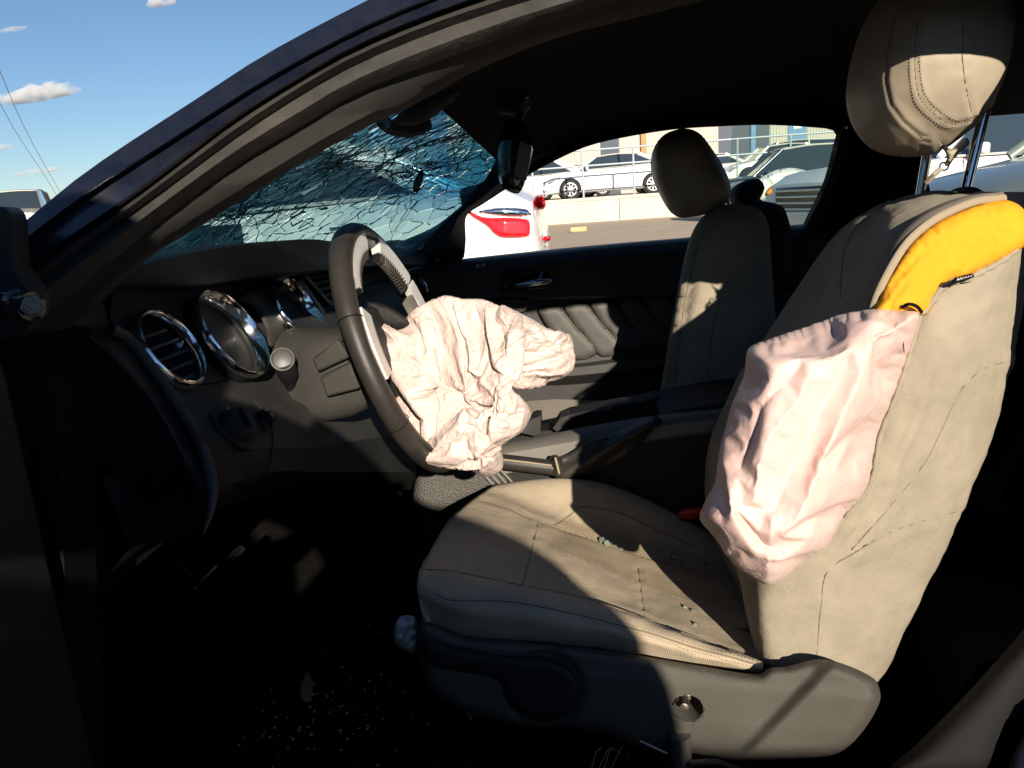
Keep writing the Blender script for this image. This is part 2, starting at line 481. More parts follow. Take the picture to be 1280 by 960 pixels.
# headliner spans only where there is a roof (behind the windscreen header)
hx = [-.19 + i * (1.30 / 20) for i in range(21)]
def at_X(curve, X):
    for i in range(len(curve) - 1):
        a, b = curve[i], curve[i + 1]
        if (a.x - X) * (b.x - X) <= 0 and abs(b.x - a.x) > 1e-6:
            return a + (b - a) * ((X - a.x) / (b.x - a.x))
    q = curve[-1] if X > curve[-1].x else curve[0]
    return Vector((X, q.y, q.z))
hl, sk = [], []
for X in hx:
    a = at_X(near_h, X); b = at_X(fw_top, X) + Vector((0, -.01, .02))
    r_in, r_out = [], []
    for k in range(13):
        t = k / 12
        p = a.lerp(b, t); c = 4 * t * (1 - t)
        p.z += .035 * c ** .6
        p.x -= .02 * c * max(0, 1 - (X + .22) / .4)
        r_in.append(p)
        q = p.copy(); q.z += .045; r_out.append(q)
    hl.append(r_in); sk.append(r_out)
mk(M().loft(hl + list(reversed(sk)), close_u=True), 'headliner', HEADL, car, smooth=60)
outer = []
for i, X in enumerate(hx):
    a = at_X(rc[0], X) + Vector((0, .01, -.004)); b = at_X(fw_top, X) + Vector((0, .09, .05))
    r_ = []
    for k in range(13):
        t = k / 12; c = 4 * t * (1 - t)
        p = a.lerp(b, t); p.z = max(p.z, hl[i][k].z + .05 * min(1, c * 3)) + .012 * c
        p.x -= .02 * c * max(0, 1 - (X + .22) / .4)
        r_.append(p)
    outer.append(r_)
mk(M().loft(outer + [lifted(r_, (0, 0, -.004)) for r_ in reversed(outer)], close_u=True), 'roof', PAINT, car, smooth=60)

# windscreen surface
NB, FB = at(140, 345, -.73), at(552, 324, .745)
NT, FT = at(512, 118, -.60), at(676, 170, .63)
def ws(u, v):
    b = NB.lerp(FB, u); t = NT.lerp(FT, u); c = 4 * u * (1 - u)
    b = b + Vector((-.30 * c, 0, -.01 * c)); t = t + Vector((-.02 * c, 0, .055 * c))
    p = b.lerp(t, v)
    p.z += .02 * 4 * v * (1 - v); p.x -= .015 * 4 * v * (1 - v)
    return p
def ws_n(u, v):
    a = ws(u + .01, v) - ws(u - .01, v); b = ws(u, v + .01) - ws(u, v - .01)
    n = a.cross(b).normalized()
    return n if n.x > 0 else -n              # points into the cabin
rnd = random.Random(7)
# shatter: a Voronoi network denser round two blows
def uv_at(px, py):
    best = None
    for i in range(61):
        for j in range(31):
            q = proj(ws(i / 60, j / 30)); d = (q[0] - px) ** 2 + (q[1] - py) ** 2
            if i / 60 > .25 and (best is None or d < best[0]): best = (d, i / 60, j / 30)
    return best[1], best[2]
WU, WV = 1.45, .72
blows = [(uv_at(500, 215), .17, 330), (uv_at(585, 165), .11, 330), (uv_at(300, 260), .20, 180), (uv_at(420, 205), .13, 200)]
pts = []
def far_enough(x, y, r, P):
    return all((x - a) ** 2 + (y - b) ** 2 > r * r for a, b in P)
for (u0, v0), s, n in blows:
    for k in range(n):
        a = rnd.uniform(0, 6.283); d = abs(rnd.gauss(0, s))
        x, y = u0 * WU + d * math.cos(a) * 1.3, v0 * WV + d * math.sin(a) * .8
        if -.05 < x < WU + .05 and -.05 < y < WV + .05 and far_enough(x, y, .007 + d * .10, pts): pts.append((x, y))
for k in range(1900):
    x, y = rnd.uniform(-.08, WU + .08), rnd.uniform(-.08, WV + .08)
    if far_enough(x, y, .010 + .034 * max(0, .5 + noise.noise(Vector((x * 4, y * 7, 3)))), pts): pts.append((x, y))
r = delaunay_2d_cdt([Vector((p[0], p[1] * 1.0)) for p in pts], [], [], 0, 1e-6)
V2, T2 = r[0], r[2]
def circ(a, b, c):
    d = 2 * (a.x * (b.y - c.y) + b.x * (c.y - a.y) + c.x * (a.y - b.y))
    if abs(d) < 1e-12: return (a + b + c) / 3
    ux = (a.length_squared * (b.y - c.y) + b.length_squared * (c.y - a.y) + c.length_squared * (a.y - b.y)) / d
    uy = (a.length_squared * (c.x - b.x) + b.length_squared * (a.x - c.x) + c.length_squared * (b.x - a.x)) / d
    return Vector((ux, uy))
around = {}
for t in T2:
    q = circ(V2[t[0]], V2[t[1]], V2[t[2]])
    m_ = (V2[t[0]] + V2[t[1]] + V2[t[2]]) / 3
    if (q - m_).length > .05: q = m_
    for i in t: around.setdefault(i, []).append(q)
gm = M(); cellv = []; edges = {}
for i, qs in around.items():
    c = V2[i]
    if len(qs) < 3 or not (-.03 < c.x < WU + .03 and -.03 < c.y < WV + .03): continue
    qs = sorted(qs, key=lambda q: math.atan2(q.y - c.y, q.x - c.x))
    n0 = ws_n(max(.02, min(.98, c.x / WU)), max(.02, min(.98, c.y / WV)))
    tu, tv = rnd.gauss(0, .028), rnd.gauss(0, .028)
    poly = []
    for q in qs:
        p = ws(max(0, min(1, q.x / WU)), max(0, min(1, q.y / WV)))
        poly.append(p + n0 * ((q.x - c.x) * tu + (q.y - c.y) * tv))
    gm.add(poly, [tuple(range(len(poly)))])
    cellv.append((rnd.random(), max(0, min(1, c.y / WV)), max(0, min(1, c.x / WU))))
    for a, b in zip(qs, qs[1:] + qs[:1]):
        k = tuple(sorted(((round(a.x, 4), round(a.y, 4)), (round(b.x, 4), round(b.y, 4)))))
        edges[k] = 1
GLASS = bpy.data.materials.new('shattered_glass'); GLASS.use_nodes = True
t = GLASS.node_tree; N = t.nodes; L = t.links; N.clear()
out = N.new('ShaderNodeOutputMaterial'); at1 = N.new('ShaderNodeAttribute'); at1.attribute_name = 'tint'
at2 = N.new('ShaderNodeAttribute'); at2.attribute_name = 'craze'
tr = N.new('ShaderNodeBsdfTransparent'); L.new(at1.outputs['Color'], tr.inputs[0])
df = N.new('ShaderNodeBsdfPrincipled'); df.inputs['Roughness'].default_value = .25
df.inputs['Base Color'].default_value = (.10, .22, .27, 1)
tl = N.new('ShaderNodeBsdfTranslucent'); tl.inputs[0].default_value = (.34, .66, .74, 1)
ad = N.new('ShaderNodeMixShader'); ad.inputs[0].default_value = .6
L.new(df.outputs[0], ad.inputs[1]); L.new(tl.outputs[0], ad.inputs[2])
mx = N.new('ShaderNodeMixShader'); L.new(at2.outputs['Fac'], mx.inputs[0]); L.new(tr.outputs[0], mx.inputs[1]); L.new(ad.outputs[0], mx.inputs[2])
gl = N.new('ShaderNodeBsdfGlossy'); gl.inputs['Roughness'].default_value = .05
fr = N.new('ShaderNodeFresnel'); fr.inputs[0].default_value = 1.35
mx2 = N.new('ShaderNodeMixShader'); L.new(fr.outputs[0], mx2.inputs[0]); L.new(mx.outputs[0], mx2.inputs[1]); L.new(gl.outputs[0], mx2.inputs[2])
L.new(mx2.outputs[0], out.inputs[0])
glass = mk(gm, 'windscreen', GLASS, car, smooth=0, recalc=False)
glass['kind'] = 'stuff'
FILM = bpy.data.materials.new('laminate_film'); FILM.use_nodes = True
FILM.node_tree.nodes.clear()
fo_ = FILM.node_tree.nodes.new('ShaderNodeOutputMaterial'); ft = FILM.node_tree.nodes.new('ShaderNodeBsdfTransparent'); ft.inputs[0].default_value = (.58, .78, .81, 1)
FILM.node_tree.links.new(ft.outputs[0], fo_.inputs[0])
mk(M().loft([[ws(u / 24, v / 14) - ws_n(.5, .5) * .003 for u in range(25)] for v in range(15)]), 'laminate_film', FILM, glass, smooth=180)
ca = glass.data.color_attributes.new('tint', 'FLOAT_COLOR', 'CORNER'); cz = glass.data.attributes.new('craze', 'FLOAT', 'FACE')
for p, (rv, v, u) in zip(glass.data.polygons, cellv):
    band = max(sstep(.60, .90, v), sstep(.52, .80, u) * sstep(.18, .55, v))
    g = .62 + .38 * rv
    base = Vector((.38, .56, .56)) * g
    top = Vector((.03, .19, .34)) * g
    c = base.lerp(top, band)
    c = Vector((min(1, c.x / .64), min(1, c.y / .78), min(1, c.z / .78)))
    for li in p.loop_indices: ca.data[li].color = (c.x, c.y, c.z, 1)
    cz.data[p.index].value = .12 + .34 * rv * rv + .02 * band
CRACK = mat('crack_edge', (0.012, 0.05, 0.075), 0.3, spec=.6)
GLINT = mat('crack_glint', (0.55, 0.72, 0.78), 0.2, spec=.8)
cm, wm = M(), M()
for (a, b) in edges:
    a, b = Vector(a), Vector(b)
    if not (0 < a.x < WU and 0 < a.y < WV and 0 < b.x < WU and 0 < b.y < WV): continue
    q = rnd.random()
    mid_ = (a + b) / 2
    near_ = min(math.hypot((mid_.x - u0 * WU) / 1.3, (mid_.y - v0 * WV) / .8) / s_w for (u0, v0), s_w, _n in blows)
    if q < .14 + .34 * sstep(.6, 2.2, near_): continue
    wdt = .0004 + .0011 * rnd.random() ** 2 + (.0012 if rnd.random() < .12 else 0)
    path = []
    ns = max(2, int((b - a).length / .012))
    d = (b - a); pn = Vector((-d.y, d.x)).normalized() if d.length > 1e-6 else Vector((0, 0))
    for k in range(ns + 1):
        s = k / ns
        p = a + d * s + pn * (rnd.gauss(0, .0016) if 0 < k < ns else 0)
        path.append(ws(p.x / WU, p.y / WV) + ws_n(.5, .5) * .0015)
    (wm if rnd.random() < .035 else cm).tube(path, [wdt * rnd.uniform(.6, 1.3) for _ in path], seg=4)
# long cracks running the width of the glass and out from the blows
for k in range(170):
    (u0, v0), s, n = blows[k % 4]
    a = rnd.uniform(0, 6.283); ln = rnd.uniform(.1, .55)
    p = Vector((u0 * WU + rnd.gauss(0, .03), v0 * WV + rnd.gauss(0, .03))); path = []; hd = a if k % 3 else rnd.choice((0, math.pi)) + rnd.gauss(0, .2)
    for q in range(int(ln / .014)):
        if not (0 <= p.x <= WU and 0 <= p.y <= WV): break
        path.append(ws(p.x / WU, p.y / WV) + ws_n(.5, .5) * .002)
        hd += rnd.gauss(0, .16); p = p + Vector((math.cos(hd), math.sin(hd) * .7)) * .014
    if len(path) > 3:
        w0 = rnd.uniform(.0004, .0011) if k % 11 else rnd.uniform(.0012, .0024)
        cm.tube(path, [w0 * rnd.uniform(.5, 1.3) for _ in path], seg=4)
c = mk(cm, 'crack', CRACK, glass, smooth=0, recalc=False); c['kind'] = 'stuff'
c = mk(wm, 'bright_crack', GLINT, glass, smooth=0, recalc=False); c['kind'] = 'stuff'
puff('dark_patch', [(517, 240), (516, 232), (522, 217), (528, 212), (530, 218), (526, 232), (521, 241)], lambda x, y: .28, .004, .004, GLOSSB, glass, step=4, Rr=6)

# far A-pillar trim
fa = [px_curve([(498, 307, .66), (535, 291, .655), (562, 272, .65), (598, 237, .63), (618, 203, .61), (632, 160, .58), (640, 130, .56)], 24),
      px_curve([(540, 318, .635), (560, 300, .63), (574, 270, .63), (602, 247, .615), (632, 222, .60), (662, 196, .58), (690, 175, .565)], 24),
      px_curve([(560, 330, .70), (579, 318, .70), (582, 272, .70), (606, 254, .695), (636, 234, .685), (666, 214, .67), (700, 196, .645)], 24)]
mk(M().loft(fa + [lifted(fa[2], (0, .03, .01)), lifted(fa[0], (0, .05, .01))], close_u=True, cap='v'), 'pillar', PLASTIC, car, smooth=50)
# far roof rail between headliner and window
fr_ = [fw_top, [p + Vector((0, -.022, .012)) for p in fw_top], [p + Vector((0, -.05, .05)) for p in fw_top], [p + Vector((0, .05, .06)) for p in fw_top], [p + Vector((0, .03, .0)) for p in fw_top]]
mk(M().loft(fr_, close_u=True, cap='v'), 'window_header', HEADL, car, smooth=50)

# C-pillar and quarter trim on the far side
qt = M()
qa = px_curve([(1051, 168, .586), (1048, 180, .59), (1036, 224, .625), (1022, 255, .65), (1010, 279, .675), (1004, 300, .68)], 14)
qb = px_curve([(1062, 160, .57), (1060, 180, .575), (1046, 226, .61), (1033, 256, .635), (1022, 281, .66), (1016, 300, .665)], 14)
qc = px_curve([(1120, 120, .52), (1150, 180, .54), (1160, 225, .58), (1166, 255, .60), (1172, 281, .61), (1180, 310, .61)], 14)
mk(M().loft([lifted(qa, (0, .04, 0)), qa, qb]), 'quarter_window_frame', TRIM, car, smooth=50)
mk(M().loft([qb, [p.lerp(q, .5) + Vector((0, -.02, 0)) for p, q in zip(qb, qc)], qc, lifted(qc, (.02, .08, 0)), lifted(qb, (0, .08, 0))], close_u=True), 'quarter_panel', HEADL, car, smooth=60)
# panes that are still in: the far quarter window and the back window
PANE = bpy.data.materials.new('tinted_pane'); PANE.use_nodes = True
t = PANE.node_tree; N = t.nodes; L = t.links; N.clear()
out = N.new('ShaderNodeOutputMaterial'); tr = N.new('ShaderNodeBsdfTransparent'); tr.inputs[0].default_value = (.80, .88, .84, 1)
gl = N.new('ShaderNodeBsdfGlossy'); gl.inputs['Roughness'].default_value = .02
fr = N.new('ShaderNodeFresnel'); fr.inputs[0].default_value = 1.3
mx = N.new('ShaderNodeMixShader'); L.new(fr.outputs[0], mx.inputs[0]); L.new(tr.outputs[0], mx.inputs[1]); L.new(gl.outputs[0], mx.inputs[2]); L.new(mx.outputs[0], out.inputs[0])
pane = [at(x, y, Y) for x, y, Y in ((916, 150, .62), (1060, 155, .61), (1052, 180, .625), (1036, 228, .66), (1016, 285, .70), (905, 296, .73))]
mk(M().prism(pane, Vector((0, .004, 0))), 'quarter_glass', PANE, car, smooth=0)
rgl = [[Vector((.96 + .52 * k / 5, y, 1.235 - .25 * (k / 5) ** 1.3 + .02 * (1 - (y / .6) ** 2))) for y in (-.60, -.3, 0, .3, .62)] for k in range(6)]
mk(M().loft(rgl), 'back_window', PANE, car, smooth=60)
# parcel shelf, rear window frame, rear seat
mk(M().loft([[Vector((.93, y, .93)) for y in (-.6, -.3, 0, .3, .62)], [Vector((.98, y, .95)) for y in (-.6, -.3, 0, .3, .62)], [Vector((1.5, y, .955)) for y in (-.6, -.3, 0, .3, .62)], [Vector((1.5, y, .5)) for y in (-.6, -.3, 0, .3, .62)]]), 'parcel_shelf', HEADL, car, smooth=30)
for (x0, x1) in ((-.56, -.04), (.04, .56)):
    m = M()
    secs = []
    for k in range(9):
        z = .42 + .52 * k / 8
        x = .78 + .20 * (k / 8)
        e = .05 if k < 8 else .02
        secs.append([Vector((x - .07, x0 + .03, z)), Vector((x - .10, (x0 + x1) / 2, z)), Vector((x - .07, x1 - .03, z)), Vector((x + .02, x1, z)), Vector((x + .08, x1 - .03, z)), Vector((x + .08, x0 + .03, z)), Vector((x + .02, x0, z))])
    m.loft(secs, close_v=True, cap='u')
    mk(m, 'rear_backrest', HEADL, car, smooth=50, subsurf=1)
m = M().loft([[Vector((x, y, z)) for y in (-.58, -.3, -.03, 0, .03, .3, .58)] for x, z in ((.46, .25), (.44, .40), (.50, .47), (.70, .45), (.85, .42), (.86, .25))])
mk(m, 'rear_cushion', HEADL, car, smooth=60, subsurf=1)
puff('rear_headrest', [(916, 262), (912, 240), (930, 226), (950, 224), (956, 236), (950, 250), (960, 252), (978, 258), (986, 275), (990, 300), (985, 340), (960, 345), (930, 320)], .58, .05, .05, mat('blue_black_cloth', (.012, .014, .020), .9), car, step=7, Rr=22)

# floor, firewall, tunnel, near sill, far kick wall
m = M().loft([[Vector((x, y, z)) for y in (-.80, -.5, -.2, 0, .2, .5, .74)] for x, z in ((-1.0, .62), (-.86, .42), (-.74, .26), (-.5, .235), (0, .23), (.45, .235), (.5, .26), (1.0, .28), (1.5, .3))])
mk(m, 'floor_carpet', CARPET, car, smooth=60)
mk(M().box((-1.02, 0, .70), (.04, 1.5, .66)), 'firewall', HEADL, car)
mk(M().box((.5, .80, .5), (3.2, .06, .62)), 'far_side_panel', PAINT, car, bevel=.01)
mk(M().box((.2, -.84, .24), (2.6, .09, .12)), 'door_sill', PLASTIC, car, bevel=.012)
# near front kick panel and hinge post
hp = [px_curve([(-30, 395, -.87), (16, 420, -.85), (60, 480, -.85), (80, 700, -.86), (90, 980, -.86)], 10), px_curve([(60, 400, -.80), (112, 396, -.76), (110, 480, -.78), (120, 700, -.80), (130, 980, -.80)], 10)]
mk(M().loft([hp[0], hp[1], lifted(hp[1], (-.1, .02, 0)), lifted(hp[0], (-.1, 0, 0))], close_u=True, cap='v'), 'hinge_post', HEADL, car, smooth=50)
# front wings and hood
m = M().loft([[Vector((x, y, z - .10 * abs(y / .72) ** 4 * 1.2)) for y in (-.72, -.6, -.4, -.15, 0, .15, .4, .6, .72)] for x, z in ((-.78, .90), (-1.0, .90), (-1.3, .87), (-1.6, .83), (-1.85, .75), (-1.95, .6), (-1.98, .35))])
mk(m, 'hood', PAINT, car, smooth=60)
for s in (-1, 1):
    m = M().loft([[Vector((x, s * y, z)) for x, z in ((-.52, .93), (-.8, .86), (-1.3, .82), (-1.8, .72))] for y in (.72,)] + [[Vector((x, s * .90, z - .10)) for x, z in ((-.52, .93), (-.8, .86), (-1.3, .82), (-1.8, .72))], [Vector((x, s * .93, .32)) for x in (-.52, -.8, -1.3, -1.8)]])
    mk(m, 'front_wing', PAINT, car, smooth=40)
# near quarter: B-post, rear side, quarter glass aperture
m = M()
bp = [(.60, -.655, 1.27), (.562, -.66, 1.20), (.525, -.68, 1.06), (.53, -.74, .92), (.58, -.82, .70), (.56, -.84, .45), (.50, -.84, .25)]
bq = [(.86, -.655, 1.25), (.86, -.66, 1.18), (.86, -.68, 1.06), (1.2, -.76, .93), (1.6, -.84, .80), (1.6, -.86, .45), (1.6, -.86, .25)]
a = cr(bp, 16); b = cr(bq, 16)
mk(M().loft([a, b, lifted(b, (0, .06, 0)), lifted(a, (0, .06, 0))], close_u=True, cap='v'), 'rear_quarter', PAINT, car, smooth=50)
QTRIM = mat('quarter_trim_dark', (.012, .0115, .011), .8, bump=.3, bscale=900, spec=.2)
puff('quarter_trim', [(1108, 970), (1150, 926), (1200, 876), (1240, 832), (1275, 792), (1310, 740), (1320, 800), (1300, 850), (1262, 912), (1222, 970)], lambda x, y: -.66 - (y - 800) * .0004, .035, .05, QTRIM, car, step=9, Rr=34)
puff('sill_corner', [(1256, 980), (1270, 930), (1300, 890), (1330, 890), (1330, 980)], -.74, .02, .04, PAINT, car, step=10, Rr=20)
# open driver door: hinged at the front, standing out from the car
dh = Vector((-.485, -.875, 0)); dd = Vector((.17, -.985, 0)).normalized(); dn = Vector((-dd.y, dd.x, 0))   # dn points rearwards (inner face)
if dn.x < 0: dn = -dn
prof = [(0, .28), (0, .93), (.02, 1.035), (.05, 1.055), (.10, 1.05), (.22, .945), (1.1, .93), (1.14, .85), (1.14, .35), (1.05, .28)]
door = mk(M().prism([dh + dd * s + Vector((0, 0, z)) - dn * .02 for s, z in prof], -dn * .085), 'driver_door', PLASTIC, car, bevel=.012)
sail = [at(x, y, -.925) for x, y in ((-70, 258), (3, 258), (11, 264), (16, 280), (19, 335), (29, 350), (46, 374), (44, 400), (24, 424), (-70, 440))]
mk(M().prism(sail, Vector((-.02, .045, 0))), 'sail_panel', PLASTIC, door, bevel=.004)
ba, bb = at(6, 377, -.94), at(40, 383, -.955)
ax = (bb - ba)
mk(M().lathe(ba - ax * .3, ax, [(0, .006), (.002, .0115), (ax.length * .75, .0115), (ax.length * .8, .0085), (ax.length * 1.15, .0085), (ax.length * 1.17, .011), (ax.length * 1.32, .011), (ax.length * 1.34, .006)], 18), 'mirror_bolt', GLOSSB, door, smooth=40)
bt = at(41, 383, -.958)
mk(M().lathe(bt + Vector((.001, -.001, 0)), Vector((.55, -.8, .1)), [(0, .0085), (.0035, .0085), (.004, .0065), (.006, .006), (.0062, .0)], 6), 'bolt_head', STEEL, door, smooth=20)

# ---------------------------------------------------------------- passenger door seen across the cabin
pd = [
    [(520, 331, .76), (576, 325, .76), (700, 312, .76), (800, 303, .76), (862, 298, .76), (960, 286, .76), (1040, 278, .76)],
    [(515, 333, .70), (576, 325, .70), (700, 313, .70), (800, 303, .70), (862, 298, .70), (960, 287, .70), (1040, 279, .70)],
    [(515, 337, .675), (576, 329, .675), (700, 317, .675), (800, 307, .675), (862, 302, .675), (960, 291, .675), (1040, 283, .675)],
    [(515, 346, .655), (576, 338, .655), (700, 327, .655), (800, 318, .655), (862, 312, .655), (960, 300, .655), (1040, 292, .655)],
    [(515, 362, .668), (576, 355, .668), (700, 348, .668), (800, 343, .668), (862, 338, .668), (960, 330, .668), (1040, 322, .668)],
    [(515, 378, .662), (576, 374, .662), (700, 371, .655), (800, 369, .650), (862, 366, .650), (960, 356, .655), (1040, 348, .66)],
    [(515, 382, .685), (576, 379, .685), (700, 377, .70), (800, 376, .71), (862, 374, .71), (960, 366, .71), (1040, 358, .70)],
    [(515, 455, .69), (576, 452, .69), (640, 455, .69), (712, 455, .685), (800, 444, .685), (862, 436, .685), (1040, 400, .68)],
    [(515, 462, .66), (576, 459, .655), (640, 461, .645), (712, 460, .635), (800, 449, .63), (862, 441, .63), (1040, 405, .65)],
    [(515, 472, .655), (576, 469, .65), (640, 471, .64), (712, 470, .63), (800, 460, .625), (862, 452, .625), (1040, 416, .65)],
    [(515, 482, .69), (576, 480, .69), (640, 482, .69), (712, 481, .685), (800, 472, .68), (862, 464, .68), (1040, 430, .68)],
    [(515, 640, .70), (576, 640, .70), (700, 640, .70), (862, 640, .70), (1040, 600, .70)],
]
pdc = [px_curve(c, 36) for c in pd]
DOORP = mat('door_plastic', (.030, .029, .030), .5, bump=.3, bscale=1100, var=.3, vscale=12, var_col=(.042, .040, .037), spec=.4)
pdoor = mk(M().loft(pdc + [lifted(pdc[-1], (0, .1, 0)), lifted(pdc[0], (0, .05, 0))], close_u=True, cap='v'), 'passenger_door', DOORP, car, smooth=40)
PDB = bvh_of(pdoor)
# pleated pads on the armrest recess
PAD = mat('dark_pleated_leather', (.075, .071, .064), .5, bump=.25, bscale=800, var=.2, vscale=20)
for k in range(6):
    dx, dy = k * 33, -k * 3.4
    ol = [(672 + dx, 386 + dy), (700 + dx, 383 + dy), (722 + dx, 408 + dy), (745 + dx, 430 + dy), (748 + dx, 442 + dy - k * .8), (738 + dx, 450 + dy - k), (716 + dx, 452 + dy - k), (694 + dx, 425 + dy), (676 + dx, 400 + dy)]
    puff('pleated_pad', ol, .692, .017, .006, PAD, pdoor, step=5, Rr=9)
pb_ = bvh_of(*[o for o in pdoor.children if o.name.startswith('pleated_pad')])
for k in range(6):
    dx, dy = k * 33, -k * 3.4
    q = drape([(a + dx, b + dy) for a, b in ((703, 390), (722, 412), (741, 432))], pb_, .0004, 28)
    m = M()
    for a, b in zip(q[::2], q[1::2]):
        if (a - b).length < .02: m.tube([a, b], .0009, 4)
    if m.v:
        o = mk(m, 'pad_stitch', THREAD, pdoor); o['kind'] = 'stuff'
for k in range(1):
    puff('pleated_pad', [(660, 420), (690, 428), (712, 452), (690, 454), (672, 440)], .69, .02, .004, PAD, pdoor, step=6, Rr=12)
# handle bezel, lever, lock buttons
def plate(name, outline, Y, th, m, parent, bevel=.0015, n=None):
    pts = [at(p[0], p[1], Y) for p in outline]
    return mk(M().prism(pts, Vector((0, th, 0))), name, m, parent, bevel=bevel, smooth=30)
bez = plate('handle_bezel', [(641, 341), (690, 337), (692, 360), (642, 364)], .648, .03, GLOSSB, pdoor, bevel=.003)
plate('bezel_recess', [(645, 343), (687, 340), (689, 356), (645, 360)], .645, .01, HEADL, bez)
lv = [at(x, y, Y) for x, y, Y in ((646, 357, .640), (658, 355, .632), (672, 353, .628), (684, 351.5, .632), (688, 351, .640))]
mk(M().tube(lv, [.006, .0085, .009, .0085, .006], 10), 'door_handle', CHROME, bez, smooth=60)
mk(M().tube([at(672, 352, .634), at(676, 345, .64), at(678, 340, .645)], [.006, .004, .003], 8), 'handle_stalk', CHROME, bez, smooth=60)
lk = plate('lock_plate', [(623, 343), (638, 342), (639, 364), (624, 366)], .652, .03, PLASTIC, pdoor, bevel=.003)
for y in (349, 358):
    puff('lock_button', [(628, y - 3), (634, y - 3.5), (635, y + 2), (628, y + 3)], .650, .006, .002, GLOSSB, lk, step=3, Rr=3)
for k in range(6):
    x = 583 + k * 7
    puff('demister_slot', [(x - 2.5, 332.5 - k * .6), (x + 2.5, 331.5 - k * .6), (x + 2, 334.5 - k * .6), (x - 2, 335.5 - k * .6)], .652, .002, .004, SATIN if k in (2, 3) else PAD, pdoor, step=2.5, Rr=2)
# speaker grille with its rows of ribs
g = plate('speaker_grille', [(612, 378), (640, 374), (655, 375), (661, 381), (656, 389), (640, 393), (612, 390)], .650, .03, PAD, pdoor, bevel=.002)
gm = M()
for k in range(7):
    y = 378 + k * 2.1
    gm.tube([at(612, y + .8, .649), at(636, y - .4, .649), at(657, y - 1, .649)], .0008, 4)
mk(gm, 'grille_rib', GLOSSB, g)
# sail panel stripped, two bolts and a chrome pin
puff('sail_bracket', [(520, 318), (540, 298), (560, 296), (576, 268), (580, 322), (560, 328), (530, 334)], .705, .01, .03, HEADL, pdoor, step=7, Rr=10)
for x, y in ((549, 309), (547, 323)):
    b0 = at(x, y, .692)
    mk(M().lathe(b0, Vector((-.15, -1, .1)), [(0, .012), (.006, .012), (.008, .0085), (.016, .0085), (.018, .005), (.0185, .0)], 12), 'sail_bolt', STEEL, pdoor, smooth=30)
mk(M().tube([at(536, 314, .66), at(540, 319, .655), at(541, 321, .655)], [.004, .006, .004], 8), 'chrome_pin', CHROME, pdoor)
# door edge vent on the far end of the dash
# sun visor, console, rain sensor
vis = puff('sun_visor', [(492, 152), (505, 137), (540, 118), (566, 107), (574, 113), (574, 120), (552, 138), (528, 154), (510, 158)], lambda x, y: -.42 + (x - 490) * .001, .012, .012, TRIM, car, step=6, Rr=9)
mk(M().tube(px_curve([(476, 150, -.40), (490, 160, -.40), (512, 163, -.38), (535, 154, -.36)], 10), .010, 8), 'visor_arm', PLASTIC, vis)
puff('sensor_cover', [(588, 130), (600, 124), (630, 122), (656, 112), (664, 118), (662, 136), (650, 145), (625, 143), (600, 140)], .02, .035, .05, PLASTIC, car, step=6, Rr=12)
mk(M().lathe(at(655, 126, -.03), Vector((.2, -1, -.2)), [(0, .012), (.006, .012), (.008, .004)], 14), 'sensor_knob', GLOSSB, car)

mirror = thing('rear_view_mirror', 'black rear view mirror hanging edge-on at the top of the shattered windscreen', 'mirror', at(640, 190, .0))
puff('mirror_housing', [(634, 148), (652, 150), (660, 165), (666, 182), (664, 198), (655, 232), (648, 242), (634, 238), (624, 226), (622, 200), (626, 168)], .0, .035, .04, GLOSSB, mirror, step=6, Rr=14)
plate('mirror_glass', [(650, 176), (665, 183), (658, 226), (642, 222)], -.042, .006, mat('mirror_back', (.16, .15, .13), .4), mirror, bevel=.002)
mk(M().tube([at(648, 150, .01), at(652, 138, .02), at(655, 128, .03)], [.008, .008, .012], 8), 'mirror_stem', PLASTIC, mirror)
plate('mirror_tab', [(641, 222), (646, 225), (652, 224), (646, 233)], -.047, .004, SATIN, mirror, bevel=.001)

# ================================================================== dashboard
dash = thing('dashboard', 'black dashboard with round chrome-ringed vent and gauge tubes under the shattered windscreen', 'dashboard', (-.55, 0, .7))
DP0 = Vector((-.50, -.62, .90)); DN = Vector((math.cos(.5), 0, math.sin(.5)))      # the raked face plane
def dp(px, py, off=0.0): return on_plane(px, py, DP0 + DN * off, DN)
DE = Vector((0, 1, 0)); DD = Vector((math.sin(.5), 0, -math.cos(.5)))              # along the face, and down it
# top pad with gauge hood
top = [
    [(120, 372, -.755), (135, 362, -.74), (150, 353, -.70), (250, 354, -.52), (335, 342, -.36), (400, 338, -.15), (470, 332, .15), (535, 330, .62)],
    [(118, 368, -.765), (132, 357, -.75), (149, 347, -.71), (248, 338, -.54), (335, 326, -.37), (394, 322, -.16), (465, 320, .15), (535, 322, .64)],
    [(118, 364, -.76), (135, 350, -.745), (165, 335, -.71), (250, 314, -.55), (330, 303, -.38), (392, 299, -.19), (440, 306, .12), (530, 312, .66)],
]
tcv = [px_curve(c, 30) for c in top]
b1 = [p + Vector((-.14, 0, .0)) for p in tcv[2]]; b2 = [p + Vector((-.36, 0, -.06)) for p in tcv[2]]
DTOP = mat('dash_top_pad', (.016, .017, .018), .55, bump=.3, bscale=900, var=.3, vscale=12, var_col=(.026, .026, .026), spec=.35)
mk(M().loft([lifted(tcv[0], (-.10, 0, -.02))] + tcv + [b1, b2]), 'top_pad', DTOP, dash, smooth=50)
